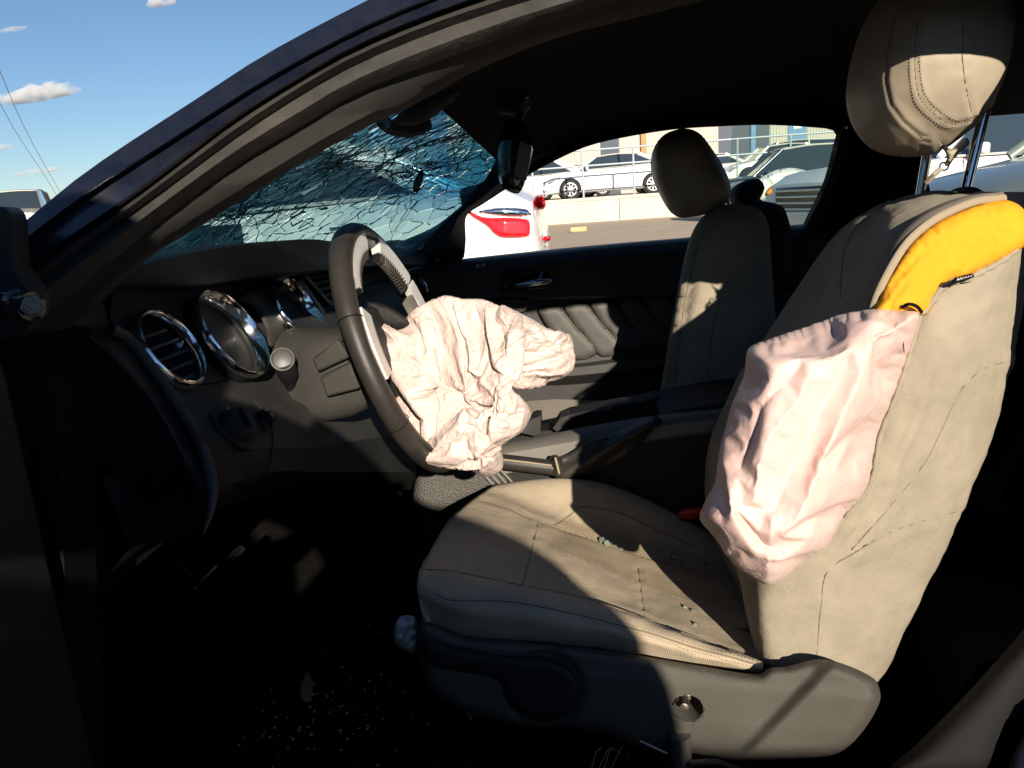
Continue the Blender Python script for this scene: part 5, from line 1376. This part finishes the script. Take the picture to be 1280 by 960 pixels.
# ================================================================== photographer bending outside the open door (throws the shade across the dash)
def figure(name, verts, edges, root, m, parent, sub=1):
    me = bpy.data.meshes.new(name); me.from_pydata([v[:3] for v in verts], edges, [])
    o = bpy.data.objects.new(name, me); COL.objects.link(o); me.materials.append(m)
    sk = o.modifiers.new('skin', 'SKIN')
    if not me.skin_vertices: me.attributes.new  # the modifier adds the layer itself
    for k, v in enumerate(verts):
        d = me.skin_vertices[0].data[k]; d.radius = (v[3], v[4] if len(v) > 4 else v[3]); d.use_root = (k == root)
    b = o.modifiers.new('subsurf', 'SUBSURF'); b.levels = sub; b.render_levels = sub
    if parent is not None:
        o.parent = parent; o.matrix_parent_inverse = Matrix.Translation(-parent.location)
    return o
pv = [(.38, -2.20, 1.06, .27, .27), (.20, -2.10, 1.12, .17, .15), (.05, -1.98, 1.21, .12, .10), (-.08, -1.90, 1.26, .10, .10), (-.14, -1.86, 1.27, .06), (-.165, -1.83, 1.31, .08, .085), (-.185, -1.80, 1.38, .105, .115), (-.20, -1.79, 1.45, .08, .085),
      (.05, -1.83, 1.17, .07), (.13, -1.72, .98, .05), (.08, -1.60, 1.00, .036), (.055, -1.545, 1.03, .026, .018),
      (-.30, -1.94, 1.27, .09), (-.40, -1.76, .95, .075), (-.20, -1.62, .95, .040), (-.10, -1.55, 1.04, .026, .018),
      (.06, -2.08, .93, .17), (-.18, -1.96, .62, .15), (-.14, -2.16, .24, .10), (-.18, -2.02, .135, .045),
      (.37, -2.24, .90, .185), (.36, -2.12, .52, .15), (.36, -2.28, .24, .10), (.34, -2.12, .135, .045), (.44, -2.20, 1.11, .11)]
pe = [(0, 1), (1, 2), (2, 3), (3, 4), (4, 5), (5, 6), (6, 7), (3, 8), (8, 9), (9, 10), (10, 11), (3, 12), (12, 13), (13, 14), (14, 15), (0, 16), (16, 17), (17, 18), (18, 19), (0, 24), (0, 20), (20, 21), (21, 22), (22, 23)]
person = thing('person', 'person in dark clothes bending outside the open driver door to photograph the seats', 'person', (.3, -2.2, .1))
CLOTH = mat('dark_clothing', (.03, .03, .035), .9)
figure('body', pv, pe, 0, CLOTH, person, 2)
phone = tag(mk(M().box((-.02, -1.535, 1.045), (.16, .009, .078)), 'phone', GLOSSB, bevel=.004), 'black phone held up by the person outside the driver door', 'phone')
SKINM = mat('skin', (.45, .28, .20), .5)
for sx, bx0 in ((1, .055), (-1, -.10)):
    for k in range(5):
        if k < 4:
            l = (.030, .034, .032, .025)[k]
            f_ = [(bx0, -1.545, 1.055 - k * .016, .009), (bx0 - sx * .004 + sx * .012, -1.525, 1.058 - k * .017, .008), (bx0 - sx * (l), -1.518 - .008, 1.058 - k * .017, .007)]
        else:
            f_ = [(bx0, -1.555, 1.06, .010), (bx0 - sx * .02, -1.557, 1.075, .009), (bx0 - sx * .045, -1.548, 1.07, .008)]
        figure('finger', f_, [(0, 1), (1, 2)], 0, SKINM, person, 1)

bagc = thing('sun_blocker_bag', 'unseen dark bag added beside the person to block sun on the door sill', 'bag', (-.26, -1.92, .75))  # unseen bag added to keep the sun off the sill and hinge post
mk(M().box((-.27, -1.93, .88), (.36, .13, .30)), 'bag_pouch', CLOTH, bagc, bevel=.03)
mk(M().tube(cr([(-.42, -1.93, .98), (-.36, -1.95, 1.18), (-.30, -1.95, 1.29), (-.22, -1.95, 1.18), (-.12, -1.93, .98)], 16), .012, 6), 'bag_strap', CLOTH, bagc)

# ================================================================== surroundings
GZ = .10
gm = M().loft([[Vector((x, y, GZ)) for x in (-400, -60, -20, -8, 0, 8, 20, 60, 400)] for y in (-300, -40, -10, 0, 10, 20, 24.2)])
g = mk(gm, 'ground', ASPHALT, smooth=0); g['kind'] = 'structure'
WZ = .86                                                       # height of the yard behind the retaining wall
WY = 24.2
up_ = mk(M().loft([[Vector((x, y, WZ - .02)) for x in (-400, -60, -20, 0, 20, 60, 400)] for y in (WY + .2, 40, 80, 900)]), 'upper_ground', ASPHALT, smooth=0); up_['kind'] = 'structure'
wall = thing('retaining_wall', 'low pale concrete retaining wall along the far side of the lot', 'wall', (0, WY, GZ))
for k in range(24):
    x = -42 + k * 3.6
    mk(M().box((x + 1.8, WY + .15, (GZ + WZ - .05) / 2), (3.585, .3, WZ - GZ - .06)), 'wall_panel', CONCRETE, wall, bevel=.015)
mk(M().box((1.2, WY + .15, WZ - .02), (86.4, .36, .10)), 'wall_cap', CONCRETE, wall, bevel=.015)
rl = thing('pipe_railing', 'pale galvanised pipe railing along the top of the retaining wall', 'railing', (0, WY + .15, WZ))
for k in range(20):
    x = -14.5 + k * 1.62
    mk(M().tube([Vector((x, WY + .15, WZ)), Vector((x, WY + .15, WZ + 1.5))], .032, 8), 'rail_post', RAILM, rl)
for z in (WZ + 1.5, WZ + 1.02):
    mk(M().tube([Vector((-15, WY + .15, z)), Vector((17, WY + .15, z))], .030, 8), 'top_rail' if z > WZ + 1.2 else 'middle_rail', RAILM, rl)

# building
BY = 44.0
bd = thing('warehouse', 'beige corrugated warehouse with dark blue panels and a blue door behind the railing', 'building', (5, BY, WZ))
def bx(px): return at(px, 180, BY).x
def siding(x0, x1, m, name='siding_panel', z1=7.0):
    n = max(4, int((x1 - x0) / .15)); top, bot = [], []
    for k in range(n * 2 + 1):
        x = x0 + (x1 - x0) * k / (2 * n)
        y = BY - (.05 if (k // 1) % 2 else 0)
        bot.append(Vector((x, y, WZ))); top.append(Vector((x, y, z1)))
    return mk(M().loft([bot, top]), name, m, bd, smooth=0)
cuts = [(560, 750, SIDING), (750, 774, SLATE), (774, 801, SIDING), (801, 807, ORANGE), (807, 898, SIDING), (898, 938, SLATE), (938, 944, BLUEP), (944, 962, SLATE), (962, 984, SIDING), (984, 1008, BLUEP), (1008, 1120, SIDING), (1120, 1500, SLATE)]
for a, b, m in cuts:
    x0, x1 = bx(a), bx(b)
    if m is SIDING: siding(x0, x1, m)
    elif m is SLATE: mk(M().box(((x0 + x1) / 2, BY + .12, WZ + 3.05), (x1 - x0 - .04, .2, 6.1)), 'roller_panel', m, bd, bevel=.01)
    elif m is ORANGE: mk(M().box(((x0 + x1) / 2, BY - .15, WZ + 3.0), (x1 - x0, .22, 6.0)), 'steel_post', m, bd, bevel=.01)
    elif b - a < 10: mk(M().box(((x0 + x1) / 2, BY - .05, WZ + 3.0), (x1 - x0, .2, 6.0)), 'blue_post', m, bd, bevel=.01)
    else:
        dr = mk(M().box(((x0 + x1) / 2, BY - .03, WZ + 1.9), (x1 - x0 - .04, .1, 3.8)), 'door', m, bd, bevel=.01)
        mk(M().box(((x0 + x1) / 2, BY - .10, WZ + 3.0), (.42, .02, .4)), 'door_sign', WHITEP, dr)
mk(M().box(((bx(560) + bx(1500)) / 2, BY + 6, 7.1), (bx(1500) - bx(560) + .4, 12.6, .3)), 'roof', SLATE, bd)

# ---------------------------------------------------------------- cars
def make_car(name, label, loc, head, L=4.8, W=1.84, H=1.45, kind='sedan', paint=None, group='cars parked across the lot', tail=None, detail=True, rimn=9, door=True, grille=None):
    paint = paint or WHITEP
    root = thing(name, label, 'car', loc, head, group, local=True)
    hl = L / 2; hw = W / 2
    if kind == 'sedan':
        belt = [(-hl, .62, .80), (-hl + .05, .92, .90), (-hl + .25, 1.02, .95), (-hl + .9, 1.03, 1.0), (-.4, .97, 1.0), (hl - 1.55, .95, 1.0), (hl - 1.2, .93, .98), (hl - .45, .80, .93), (hl - .12, .66, .84), (hl, .50, .74)]
        gh = [(-hl + .75, 1.02), (-hl + 1.55, H - .03), (-.15, H), (.55, H - .05), (hl - 1.25, .95)]
    else:
        belt = [(-hl, .60, .85), (-hl + .04, 1.0, .93), (-hl + .3, 1.08, .97), (-.4, 1.05, 1.0), (hl - 1.5, 1.05, 1.0), (hl - 1.15, 1.06, .99), (hl - .35, 1.0, .95), (hl - .08, .86, .90), (hl, .55, .84)]
        gh = [(-hl + .12, 1.06), (-hl + .45, H - .06), (-.3, H), (.45, H - .06), (hl - 1.15, 1.06)]
    secs = []
    for x, zt, s in belt:
        w_ = hw * s; zb = .20 if abs(x) < hl - .1 else .26
        half = [(-w_ * .92, zb), (-w_ * .985, zb + .10), (-w_, zb + .30 * (zt - zb)), (-w_ * 1.0, zb + .62 * (zt - zb)), (-w_ * .965, zt - .07), (-w_ * .90, zt - .015), (-w_ * .6, zt + .02), (0, zt + .03)]
        ring = half + [(-a, b) for a, b in reversed(half[:-1])]
        secs.append([Vector((x, a, b)) for a, b in ring])
    body = mk(M().loft(secs, close_v=True, cap='u'), 'body', paint, root, smooth=32)
    # greenhouse: dark glass block with painted roof and pillars
    (xa, za), (xb, zb), (xm, zm), (xc, zc), (xd, zd) = gh
    bw, rw = hw * .90, hw * .70
    def side(sg):
        return [Vector((xa, sg * bw * .93, za)), Vector((xb, sg * rw, zb)), Vector((xm, sg * rw * 1.02, zm)), Vector((xc, sg * rw, zc)), Vector((xd, sg * bw * .95, zd))]
    sl, sr = side(-1), side(1)
    gm = M()
    lo_l = [Vector((xa, -bw * .93, za)), Vector((xb, -bw, za + .0)), Vector((xm, -bw, (za + zd) / 2)), Vector((xc, -bw, zd)), Vector((xd, -bw * .95, zd))]
    gm.loft([lo_l, sl, sr, [Vector((p.x, -p.y, p.z)) for p in lo_l]])
    mk(gm, 'window_glass', DARKGL, root, smooth=25)
    rf = M()
    top = [sl[1], sl[2], sl[3]]; topr = [sr[1], sr[2], sr[3]]
    secs = []
    for t in (0, .08, .3, .5, .7, .92, 1):
        secs.append([a.lerp(b, t) + Vector((0, 0, .012 + .035 * (4 * t * (1 - t)))) for a, b in zip(cr(top, 7), cr(topr, 7))])
    rf.loft(secs + [lifted(s_, (0, 0, -.03)) for s_ in reversed(secs)], close_u=True, cap='v')
    mk(rf, 'roof', paint, root, smooth=40)
    for sg, ss in ((-1, sl), (1, sr)):
        mk(M().tube([ss[3] + Vector((.02, sg * .01, .0)), ss[4] + Vector((.03, sg * .012, -.01))], .045, 8, flat=.6), 'front_pillar', paint, root, smooth=60)
        mk(M().tube([ss[1] + Vector((-.02, sg * .01, 0)), ss[0] + Vector((-.02, sg * .012, -.01))], .07, 8, flat=.8), 'rear_pillar', paint, root, smooth=60)
        xm2 = (xb + xc) / 2 - .05
        mk(M().tube([Vector((xm2, sg * (rw + .012), zm - .02)), Vector((xm2 - .05, sg * (bw + .008), (za + zd) / 2))], .038, 8), 'door_pillar', GLOSSB if kind == 'sedan' else paint, root, smooth=60)
        mk(M().tube(cr([ss[1] + Vector((0, sg * .012, .0)), ss[2] + Vector((0, sg * .012, .0)), ss[3] + Vector((0, sg * .012, 0))], 10), .022, 6), 'window_trim', SATIN, root)
        mk(M().tube([Vector((xa + .2, sg * (bw + .012), za)), Vector((xd - .15, sg * (bw + .012), zd))], .014, 6), 'belt_trim', SATIN, root)
        if detail:
            mk(M().box((xd - .30, sg * (hw + .06), zd + .06), (.10, .20, .12)), 'door_mirror', paint, root, bevel=.03)
            for xx in (.12, -.95):
                mk(M().tube([Vector((xx - .02, sg * (hw * .985), zd - .13)), Vector((xx - .20, sg * (hw * .985), zd - .13))], .014, 6), 'door_handle', CHROME, root)
            for xx in (xd - .20, xm2 - .02, xa + .80):
                mk(M().tube([Vector((xx, sg * (hw * .955), zd - .02)), Vector((xx, sg * (hw * 1.001), .62)), Vector((xx - .02, sg * (hw * .985), .34))], .006, 4), 'door_gap', GLOSSB, root)
            mk(M().box((0, sg * hw * .99, .26), (L * .50, .03, .07)), 'sill_trim', SATIN if kind == 'sedan' else GLOSSB, root, bevel=.01)
    wr = .335 if kind == 'sedan' else .37
    for x in (hl - .95, -hl + 1.05):
        for sg in (-1, 1):
            y = sg * (hw - .10)
            arch = M().lathe((x, sg * (hw + .003), wr), (0, sg, 0), [(-.25, wr * 1.14), (.0, wr * 1.14), (.002, wr * 1.10), (.002, .01)], 30)
            mk(arch, 'wheel_arch', GLOSSB, root, smooth=30)
            wh = mk(M().lathe((x, y, wr), (0, sg, 0), [(-.10, wr * .62), (.112, wr * .64), (.112, .01)], 26), 'wheel', GLOSSB, root, smooth=30)
            mk(M().lathe((x, y, wr), (0, sg, 0), [(-.10, wr * .66), (-.10, wr * .94), (-.07, wr), (.09, wr), (.115, wr * .95), (.122, wr * .72), (.114, wr * .66)], 30, cap=False), 'tyre', TYRE, wh, smooth=40)
            rm = M()
            rm.loft([[Vector((x, y, wr)) + Vector((math.cos(a) * r_, sg * h, math.sin(a) * r_)) for a in [2 * math.pi * k / 30 for k in range(30)]] for r_, h in ((wr * .67, .112), (wr * .70, .121), (wr * .60, .122), (wr * .60, .112))], close_v=True)
            for k in range(rimn):
                a = 2 * math.pi * k / rimn
                d = Vector((math.cos(a), 0, math.sin(a)))
                rm.box(Vector((x, y + sg * .117, wr)) + d * wr * .33, (wr * .60, .02, wr * .13), Matrix.Rotation(-a, 3, 'Y'))
            rm.lathe((x, y + sg * .105, wr), (0, sg, 0), [(0, wr * .16), (.024, wr * .15), (.026, .005)], 14)
            mk(rm, 'rim', ALLOY, wh, smooth=30)
    # lamps, grille
    fz = .66 if kind == 'sedan' else .80
    for sg in (-1, 1):
        hp = [Vector((hl - .62, sg * (hw * .955), fz + .12)), Vector((hl - .30, sg * (hw * .90), fz + .06)), Vector((hl - .07, sg * (hw * .68), fz + .0)), Vector((hl - .05, sg * (hw * .70), fz - .12)), Vector((hl - .28, sg * (hw * .93), fz - .08))]
        hp = [p + Vector((.012, sg * .014, .0)) for p in hp]
        mk(M().prism(hp, (-.06, -sg * .05, 0)), 'headlight', CLEARL, root, bevel=.01)
        if tail is False: continue
        tp = tail or [(-hl + .55, 1.0, .86), (-hl + .10, .94, .92), (-hl - .012, .62, .90), (-hl - .016, .62, .74), (-hl + .02, .93, .70), (-hl + .30, 1.0, .74)]
        tpv = [Vector((x, sg * (hw * w_ + .006), z)) for x, w_, z in tp]
        mk(M().prism(tpv, (.05, -sg * .04, 0)), 'taillight', REDLENS, root, bevel=.008)
    gz = fz - .10
    gr = mk(M().box((hl - .03, 0, gz), (.06, hw * 1.05, .30 if kind != 'sedan' else .20)), 'grille', GLOSSB, root, bevel=.02)
    for k in range(4 if kind != 'sedan' else 3):
        mk(M().box((hl + .006, 0, gz - .10 + k * .07), (.03, hw * 1.02, .028)), 'grille_bar', grille or CHROME, gr, bevel=.006)
    mk(M().box((hl - .02, 0, .34), (.08, hw * 1.5, .12)), 'lower_intake', GLOSSB, root, bevel=.02)
    for sx in (-1, 1):
        mk(M().box((sx * (hl + .004), 0, .48 if sx > 0 else .62), (.02, .32, .12)), 'number_plate', WHITEP, root, bevel=.004)
    return root
PI = math.pi
def zg(px, py, z): return at_z(px, py, z)
# near white saloon, tail to the right, seen through the passenger window and the windscreen
nl = 4.95
near = make_car('white_saloon', 'white saloon parked close outside the passenger window showing its red tail lamp', (-.30 - nl / 2, 4.95, GZ), PI, L=nl, W=1.86, H=1.47, paint=WHITEP,
    tail=False)
near_m = Matrix.Translation(near.location) @ Matrix.Rotation(PI, 4, 'Z'); near_inv = near_m.inverted()
NBV = None
for ch in near.children:
    if ch.name.startswith('body'):
        NBV = BVHTree.FromPolygons([near_m @ v.co for v in ch.data.vertices], [list(f.vertices) for f in ch.data.polygons])
def on_near(x, y):
    h, n = hit(x, y, NBV)
    return h.y if h is not None else 4.2
def lens(name, ol, m, d=.016, shift=0):
    ys = [on_near(x, y) for x, y in ol]; ym = sorted(ys)[len(ys) // 2]
    o = puff(name, ol, lambda x, y: min(on_near(x, y), ym + .45) - .004 - shift, d, .03, m, None, step=3, Rr=4)
    o.parent = near; o.matrix_parent_inverse = near_inv
    return o
lens('flank_lamp', [(584, 263), (592, 266), (604, 271), (630, 272), (654, 273), (662, 276), (662, 294), (654, 297), (626, 297), (616, 291), (610, 284), (598, 276), (589, 270)], REDLENS)
lens('lamp_strip', [(598, 265), (612, 260), (640, 259), (660, 262), (664, 269), (650, 271), (620, 270)], CHROME, .012)
lens('lid_lamp', [(666, 247), (674, 245), (680, 247), (682, 258), (677, 262), (668, 260)], REDLENS)
lens('reflector', [(674, 297), (684, 295), (689, 296), (687, 301), (676, 302)], REDLENS)
# saloon on the wall
mid = at(757, 247, 27.2)
make_car('white_saloon', 'white saloon parked side-on behind the pipe railing on the raised yard', (mid.x + .25, 27.2, WZ), PI, L=4.85, W=1.84, H=1.42, paint=WHITEP)
a = at(690, 220, 30.5)
make_car('white_hatchback', 'white car half hidden beyond the front of the saloon on the raised yard', (a.x - .4, 31.0, WZ), PI * .93, L=4.5, H=1.5, paint=WHITEP)
a = at(905, 205, 29)
make_car('white_coupe', 'white car with its front wheel showing right of the passenger headrest', (7.55, 30, WZ), PI * 1.02, L=4.6, H=1.45, paint=WHITEP)
a = at(985, 190, 33)
make_car('grey_suv', 'grey utility vehicle below the warehouse door on the raised yard', (a.x + .4, 35, WZ), PI, L=4.8, H=1.78, kind='suv', paint=SILVERP)
make_car('slate_crossover', 'slate blue crossover behind the wrecked white saloon', (5.62, 20.2, GZ), PI, L=4.7, W=1.88, H=1.74, kind='suv', paint=GREYCAR)
wk = make_car('wrecked_saloon', 'wrecked white saloon with orange lamp poking out of its crumpled front', (5.2, 11.4, GZ), PI * 1.04, L=4.6, W=1.8, H=1.40, paint=WHITEP)
hd = puff('buckled_hood', [(936, 250), (944, 230), (962, 216), (984, 210), (1008, 214), (1010, 226), (990, 240), (962, 248), (950, 254)], lambda x, y: 10.4 + (x - 940) * .006, .25, .3, WHITEP, None, step=4, Rr=14, disp=lambda x, y, f: f * .35 * (crumple(x, y, 22, 6) - .3), smooth=30)
hd.parent = wk; hd.matrix_parent_inverse = (Matrix.Translation(wk.location) @ Matrix.Rotation(PI * 1.04, 4, 'Z')).inverted()
puff('orange_lamp', [(956, 244), (960, 236), (968, 231), (976, 230), (972, 238), (964, 244)], 8.6, .06, .06, AMBER, None, step=3, Rr=5)
ol_ = bpy.data.objects['orange_lamp']; tag(ol_, 'loose orange lamp lens on the wrecked white saloon front', 'lamp lens')
a = at(990, 245, 8.0)
make_car('white_suv', 'white sport utility vehicle with slatted grille facing the lot behind the passenger seat', (a.x + 2.30, 8.6, GZ), PI * 1.10, L=4.75, W=1.92, H=1.72, kind='suv', paint=WHITEP, grille=mat('blue_grey_bar', (.45, .52, .62), .2, metal=.9))
a = at(1250, 205, 3.0)
make_car('silver_saloon', 'silver green saloon parked behind, seen through the rear window', (a.x + 2.15, 4.0, GZ + .05), PI * 1.03, L=4.8, W=1.84, H=1.45, paint=mat('silver_green_paint', (.25, .30, .26), .3, metal=.4, coat=.6))
# vehicles off to the left beyond the bonnet
a = at(10, 240, 26)
make_car('beige_suv', 'beige utility vehicle at the far left edge of the lot', (a.x - 1.5, 28.6, WZ), PI * 1.66, L=4.9, W=1.95, H=1.82, kind='suv', paint=BEIGECAR)
a = at(70, 240, 27)
make_car('dark_suv', 'dark blue utility vehicle just left of the windscreen pillar', (a.x + .2, 29.6, WZ), PI * 1.62, L=4.9, W=1.95, H=1.85, kind='suv', paint=GREYCAR)
for k, (x, y, lab, pt) in enumerate(((-16.5, 19, 'white saloon farther back in the lot seen through the shattered windscreen', WHITEP), (-9.0, 17, 'beige saloon farther back in the lot seen through the shattered windscreen', BEIGECAR))):
    make_car('parked_saloon', lab, (x, y, GZ), PI * (1.0 + .06 * k), paint=pt)
# yellow block on the asphalt
p = at_z(723, 290, GZ)
blk = tag(mk(M().box((p.x, p.y, GZ + .065), (.42, .18, .13)), 'parking_block', mat('yellow_block', (.60, .46, .24), .8, var=.3, vscale=8), bevel=.03), 'small yellow parking block lying on the dusty asphalt', 'parking block')
# power lines
for k, wire in enumerate((((-20, 40, 70), (26, 150, 85), (66, 224, 110), (92, 268, 130)), ((-20, 92, 70), (20, 165, 85), (60, 226, 110), (84, 268, 130)))):
    tag(mk(M().tube(cr([at(*q) for q in wire], 26), .035, 5), 'power_line', GLOSSB), ('upper' if k == 0 else 'lower') + ' thin power line crossing the sky at the left edge', 'power line')
# clouds: soft bodies far off in the sky
CLOUD = bpy.data.materials.new('cloud'); CLOUD.use_nodes = True
t = CLOUD.node_tree; N = t.nodes; L = t.links; N.clear()
out = N.new('ShaderNodeOutputMaterial'); vol = N.new('ShaderNodeVolumePrincipled')
vol.inputs['Color'].default_value = (.99, .99, .99, 1); vol.inputs['Anisotropy'].default_value = 0.0
tc = N.new('ShaderNodeTexCoord'); n = N.new('ShaderNodeTexNoise'); n.inputs['Scale'].default_value = .07; n.inputs['Detail'].default_value = 4
mr = N.new('ShaderNodeMapRange'); mr.inputs[1].default_value = .38; mr.inputs[2].default_value = .62; mr.inputs[3].default_value = .01; mr.inputs[4].default_value = .16
L.new(tc.outputs['Object'], n.inputs['Vector']); L.new(n.outputs[0], mr.inputs[0]); L.new(mr.outputs[0], vol.inputs['Density']); L.new(vol.outputs[0], out.inputs['Volume'])
def cloud(cx, cy, hw, hh, n, seed, label):
    rd = random.Random(seed); D = 900.0
    c = at(cx, cy, D); k_ = D / F * 1.05
    prof = []
    m = M(); NU, NV = 40, 16
    rows = []
    for i in range(NV + 1):
        b_ = -math.pi / 2 + math.pi * i / NV; row = []
        for k in range(NU):
            a_ = 2 * math.pi * k / NU
            d = Vector((math.cos(b_) * math.cos(a_), math.cos(b_) * math.sin(a_), math.sin(b_)))
            bl = 1 + .55 * noise.noise(Vector((d.x * 4.5, d.y * 2, d.z * 2 + seed * 7))) + .3 * noise.noise(Vector((d.x * 10, d.y * 4, d.z * 4 + seed * 3)))
            zz = d.z * (bl if d.z > 0 else .35)
            row.append(c + Vector((d.x * hw * k_ * (1 + .1 * (bl - 1)), d.y * hh * 1.2 * k_, (zz * hh + d.x * hw * .07) * k_)))
        rows.append(row)
    o = mk(m.loft(rows, close_v=True, cap='u'), 'cloud', CLOUD, smooth=180)
    o['kind'] = 'stuff'
    return tag(o, label, 'cloud')
cloud(48, 121, 56, 13, 60, 1, 'white flat-based cloud in the blue sky left of the pillar')
cloud(201, 5, 18, 8, 26, 2, 'small white cloud at the top edge of the sky')
cloud(15, 38, 20, 4, 18, 3, 'thin faint cloud near the upper left corner of the sky')
cloud(46, 216, 34, 5, 40, 4, 'low pale cloud above the beige utility vehicle')
cloud(2, 186, 16, 5, 14, 5, 'tiny faint cloud at the left edge of the sky')

# unseen dark vehicles behind the photographer, added to cut low sky and ground bounce
for k, x in enumerate((-5.7, -.1, 5.5)):
    make_car('sky_blocker_van', ('first', 'second', 'third')[k] + ' unseen dark utility vehicle added behind the photographer to cut sky light', (x, -5.6, GZ), PI, L=5.3, W=1.95, H=1.95, kind='suv', paint=GREYCAR, detail=False, group='unseen vehicles added to block light')
# the next row in the raised yard
for px, Y, pt, lab in ((716, 36, SILVERP, 'silver saloon roof showing beyond the front of the side-on white saloon'), (770, 38, GREYCAR, 'slate saloon roof just above the side-on white saloon'), (880, 35, WHITEP, 'white saloon behind the passenger headrest in the raised yard'), (955, 37, SILVERP, 'silver saloon in the row below the warehouse door'), (1030, 34, WHITEP, 'white saloon in the raised yard by the quarter window edge')):
    make_car('parked_saloon', lab, (at(px, 200, Y).x, Y, WZ), PI, L=4.7, W=1.8, H=1.46, paint=pt, detail=False)
